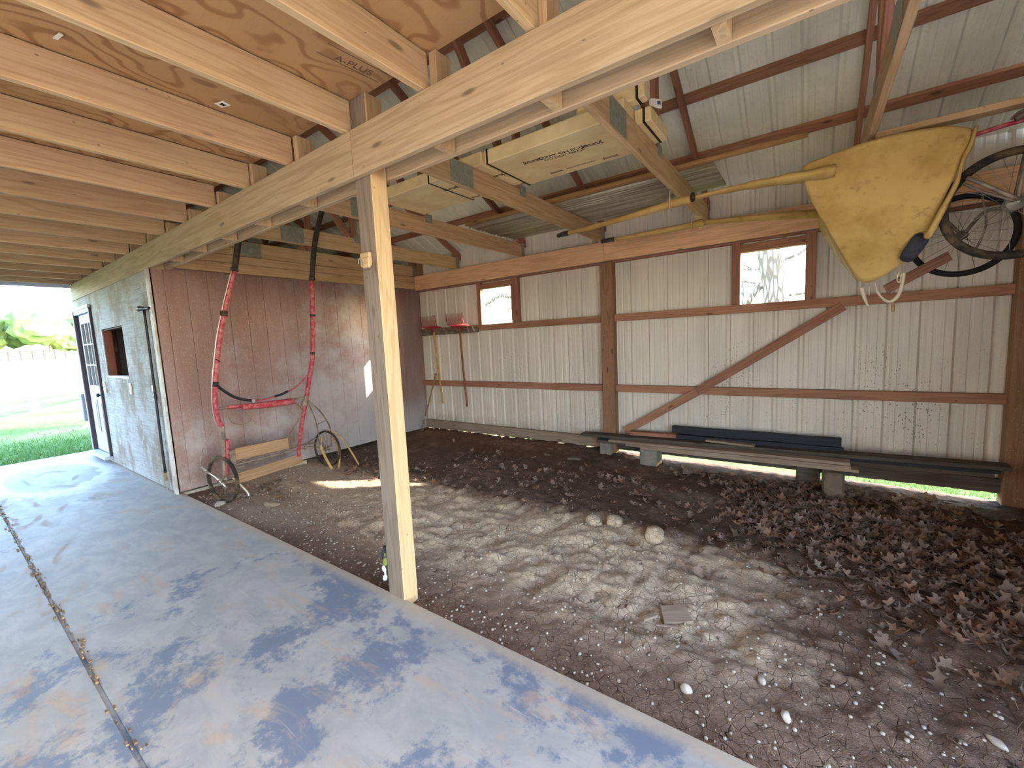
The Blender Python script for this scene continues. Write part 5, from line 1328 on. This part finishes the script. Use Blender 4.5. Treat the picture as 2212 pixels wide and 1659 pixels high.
def bare_trees():
    R = random.Random(21)
    r = thing('bare_tree', 'thick leafless oak trunk seen through the right window', 'tree', loc=(-.57, 9., -.1))
    k = tube('tree_trunk', [(-.42, 9.0, -.3), (-.47, 9.0, 1.0), (-.525, 9.0, 2.0), (-.635, 9.0, 2.95), (-.72, 9.05, 4.2), (-.8, 9.1, 6.5)], [.27, .215, .195, .205, .19, .16, .13], 'bark', r, n=18)
    bm = bmesh.new()
    tube_bm(bm, [V((-.70, 9, 2.36)), V((-.80, 8.98, 2.27)), V((-.90, 8.96, 2.14)), V((-.98, 8.95, 1.97))], [.05, .055, .05, .04], 8)
    for p, d, L, rr in (((-.45, 9, 2.70), (.9, 0, .45), 1.3, .03), ((-.40, 9, 2.10), (.8, .2, -.25), .8, .03), ((-.66, 9, 2.6), (-.9, .2, .15), 1.2, .025), ((-.66, 9, 2.8), (-.8, .1, .5), 1.1, .022), ((-.6, 9, 2.3), (-.8, .3, .1), 1.2, .02)):
        limb(bm, V(p), V(d).normalized(), L, rr, 1, R)
    o = link('branch_set', bm, 'bark', r, True); o.location = -V(r.location)
    for i, (x, y, lab) in enumerate(((.9, 15.5, 'slender leafless sapling behind the oak, to its right'), (-1.9, 16., 'slender leafless sapling behind the oak, to its left'))):
        r = thing('bare_sapling', lab, 'tree', loc=(x, y, -.1))
        tube('tree_trunk', [(x, y, -.2), (x + .05, y, 1.4), (x + .0, y, 3.2)], [.07, .05, .035], 'bark', r)
        bm = bmesh.new()
        for j in range(9): limb(bm, V((x + .03, y, .9 + j * .25)), V((R.gauss(0, 1), R.gauss(0, .4), R.uniform(.2, 1))).normalized(), R.uniform(.8, 1.6), .018, 1, R)
        o = link('branch_set', bm, 'bark', r, True); o.location = -V(r.location)
    r = thing('bare_tree', 'leafless tree whose boughs cross the small left window', 'tree', loc=(-4.9, 9.3, -.1))
    tube('tree_trunk', [(-4.9, 9.4, -.3), (-5.0, 9.4, 2.0), (-4.95, 9.4, 5.)], [.2, .17, .12], 'bark', r, n=12)
    bm = bmesh.new()
    tube_bm(bm, smoothpts([(-5.0, 9.4, 2.75), (-6.0, 9.1, 2.66), (-6.40, 9, 2.66), (-6.72, 9, 2.71), (-7.0, 9, 2.60), (-7.24, 9, 2.50), (-7.6, 9, 2.40)], 3), [.06, .055, .055, .05, .045, .04, .03], 7)
    tube_bm(bm, smoothpts([(-5.0, 9.4, 2.55), (-6.0, 9.1, 2.42), (-6.33, 9, 2.35), (-6.62, 9, 2.24), (-6.95, 9, 2.18), (-7.24, 9, 2.12)], 3), [.02, .018, .015, .012, .01, .006], 5)
    for p, d, L, rr in (((-6.5, 9, 2.66), (-.7, 0, -.6), .8, .01), ((-6.8, 9, 2.66), (-.5, 0, .8), .5, .016), ((-6.4, 9, 2.68), (-.6, 0, .5), .6, .014), ((-6.5, 9, 2.27), (.1, 0, .9), .4, .007)):
        limb(bm, V(p), V(d).normalized(), L, rr, 1, R)
    o = link('branch_set', bm, 'bark', r, True); o.location = -V(r.location)
bare_trees()
def grass_blades():
    R = random.Random(9); bm = bmesh.new()
    for i in range(16000):
        x = -10.08 - abs(R.gauss(0, 2.6)); y = R.uniform(-3.2, 4.5)
        if -15.6 < x < -13.4 and R.random() < .8: continue
        h = R.uniform(.03, .09) * (1.3 if x > -11.2 else 1.); a = R.uniform(0, PI); l = V((R.gauss(0, .5), R.gauss(0, .5), 1)) * h; q = V((math.cos(a), math.sin(a), 0)) * .006
        p = V((x, y, -.105)); vs = [bm.verts.new(t) for t in (p - q, p + q, p + l)]; bm.faces.new(vs)
    for i in range(2500):
        x = R.uniform(.1, 1.6); y = 5.45 + abs(R.gauss(0, .8)); h = R.uniform(.02, .06); a = R.uniform(0, PI); q = V((math.cos(a), math.sin(a), 0)) * .005
        p = V((x, y, -.10)); l = V((R.gauss(0, .4), R.gauss(0, .4), 1)) * h; vs = [bm.verts.new(t) for t in (p - q, p + q, p + l)]; bm.faces.new(vs)
    o = link('grass_blades', bm, 'blade'); tag(o, 'short green grass growing along the end of the concrete floor', 'grass', kind='stuff')
grass_blades()

# ================================================================== LIGHT
w = bpy.data.worlds.new('World'); SC.world = w; w.use_nodes = True; nt = w.node_tree; nt.nodes.clear(); b = N(nt)
sky = b.n('ShaderNodeTexSky', sky_type='NISHITA'); sky.sun_disc = False
sd = V((1, .63, .553)).normalized()
sky.sun_elevation = math.asin(sd.z); sky.sun_rotation = math.atan2(sd.x, sd.y); sky.air_density = 1.0; sky.dust_density = 1.3; sky.ozone_density = 1.6
bg = b.n('ShaderNodeBackground'); bg.inputs[1].default_value = .42
wo = b.n('ShaderNodeOutputWorld'); b.l(sky.outputs[0], bg.inputs[0]); b.l(bg.outputs[0], wo.inputs[0])
sl = bpy.data.lights.new('sun', 'SUN'); sl.energy = 3.2; sl.angle = math.radians(.6); sl.color = (1., .93, .80)
so = bpy.data.objects.new('sun', sl); COL.objects.link(so); so.rotation_euler = sd.to_track_quat('Z', 'Y').to_euler(); so.location = (8, 6, 8)

# ================================================================== CAMERA
yaw, pit, rol = map(math.radians, (-35.599, -6.0243, -2.7522))
fwd = V((math.sin(yaw) * math.cos(pit), math.cos(yaw) * math.cos(pit), math.sin(pit)))
rt = V((math.cos(yaw), -math.sin(yaw), 0)); up = rt.cross(fwd)
r2 = rt * math.cos(rol) + up * math.sin(rol); u2 = -rt * math.sin(rol) + up * math.cos(rol)
cd = bpy.data.cameras.new('camera'); cam = bpy.data.objects.new('camera', cd); COL.objects.link(cam)
mt = Matrix((r2, u2, -fwd)).transposed().to_4x4(); mt.translation = (0, 0, 1.5465); cam.matrix_world = mt
cd.sensor_fit = 'HORIZONTAL'; cd.sensor_width = 36.; cd.lens = 907.05 / 2212 * 36; cd.clip_start = .02; cd.clip_end = 1000
SC.camera = cam
SC.view_settings.view_transform = 'Standard'; SC.view_settings.look = 'None'; SC.view_settings.gamma = 1.; SC.view_settings.use_curve_mapping = False
SC.view_settings.exposure = 3.08
cy = SC.cycles
cy.use_denoising = True; cy.use_adaptive_sampling = True; cy.adaptive_threshold = .06; cy.max_bounces = 5; cy.diffuse_bounces = 4; cy.glossy_bounces = 2; cy.transmission_bounces = 4; cy.transparent_max_bounces = 6; cy.sample_clamp_indirect = 8.; cy.caustics_reflective = False; cy.caustics_refractive = False
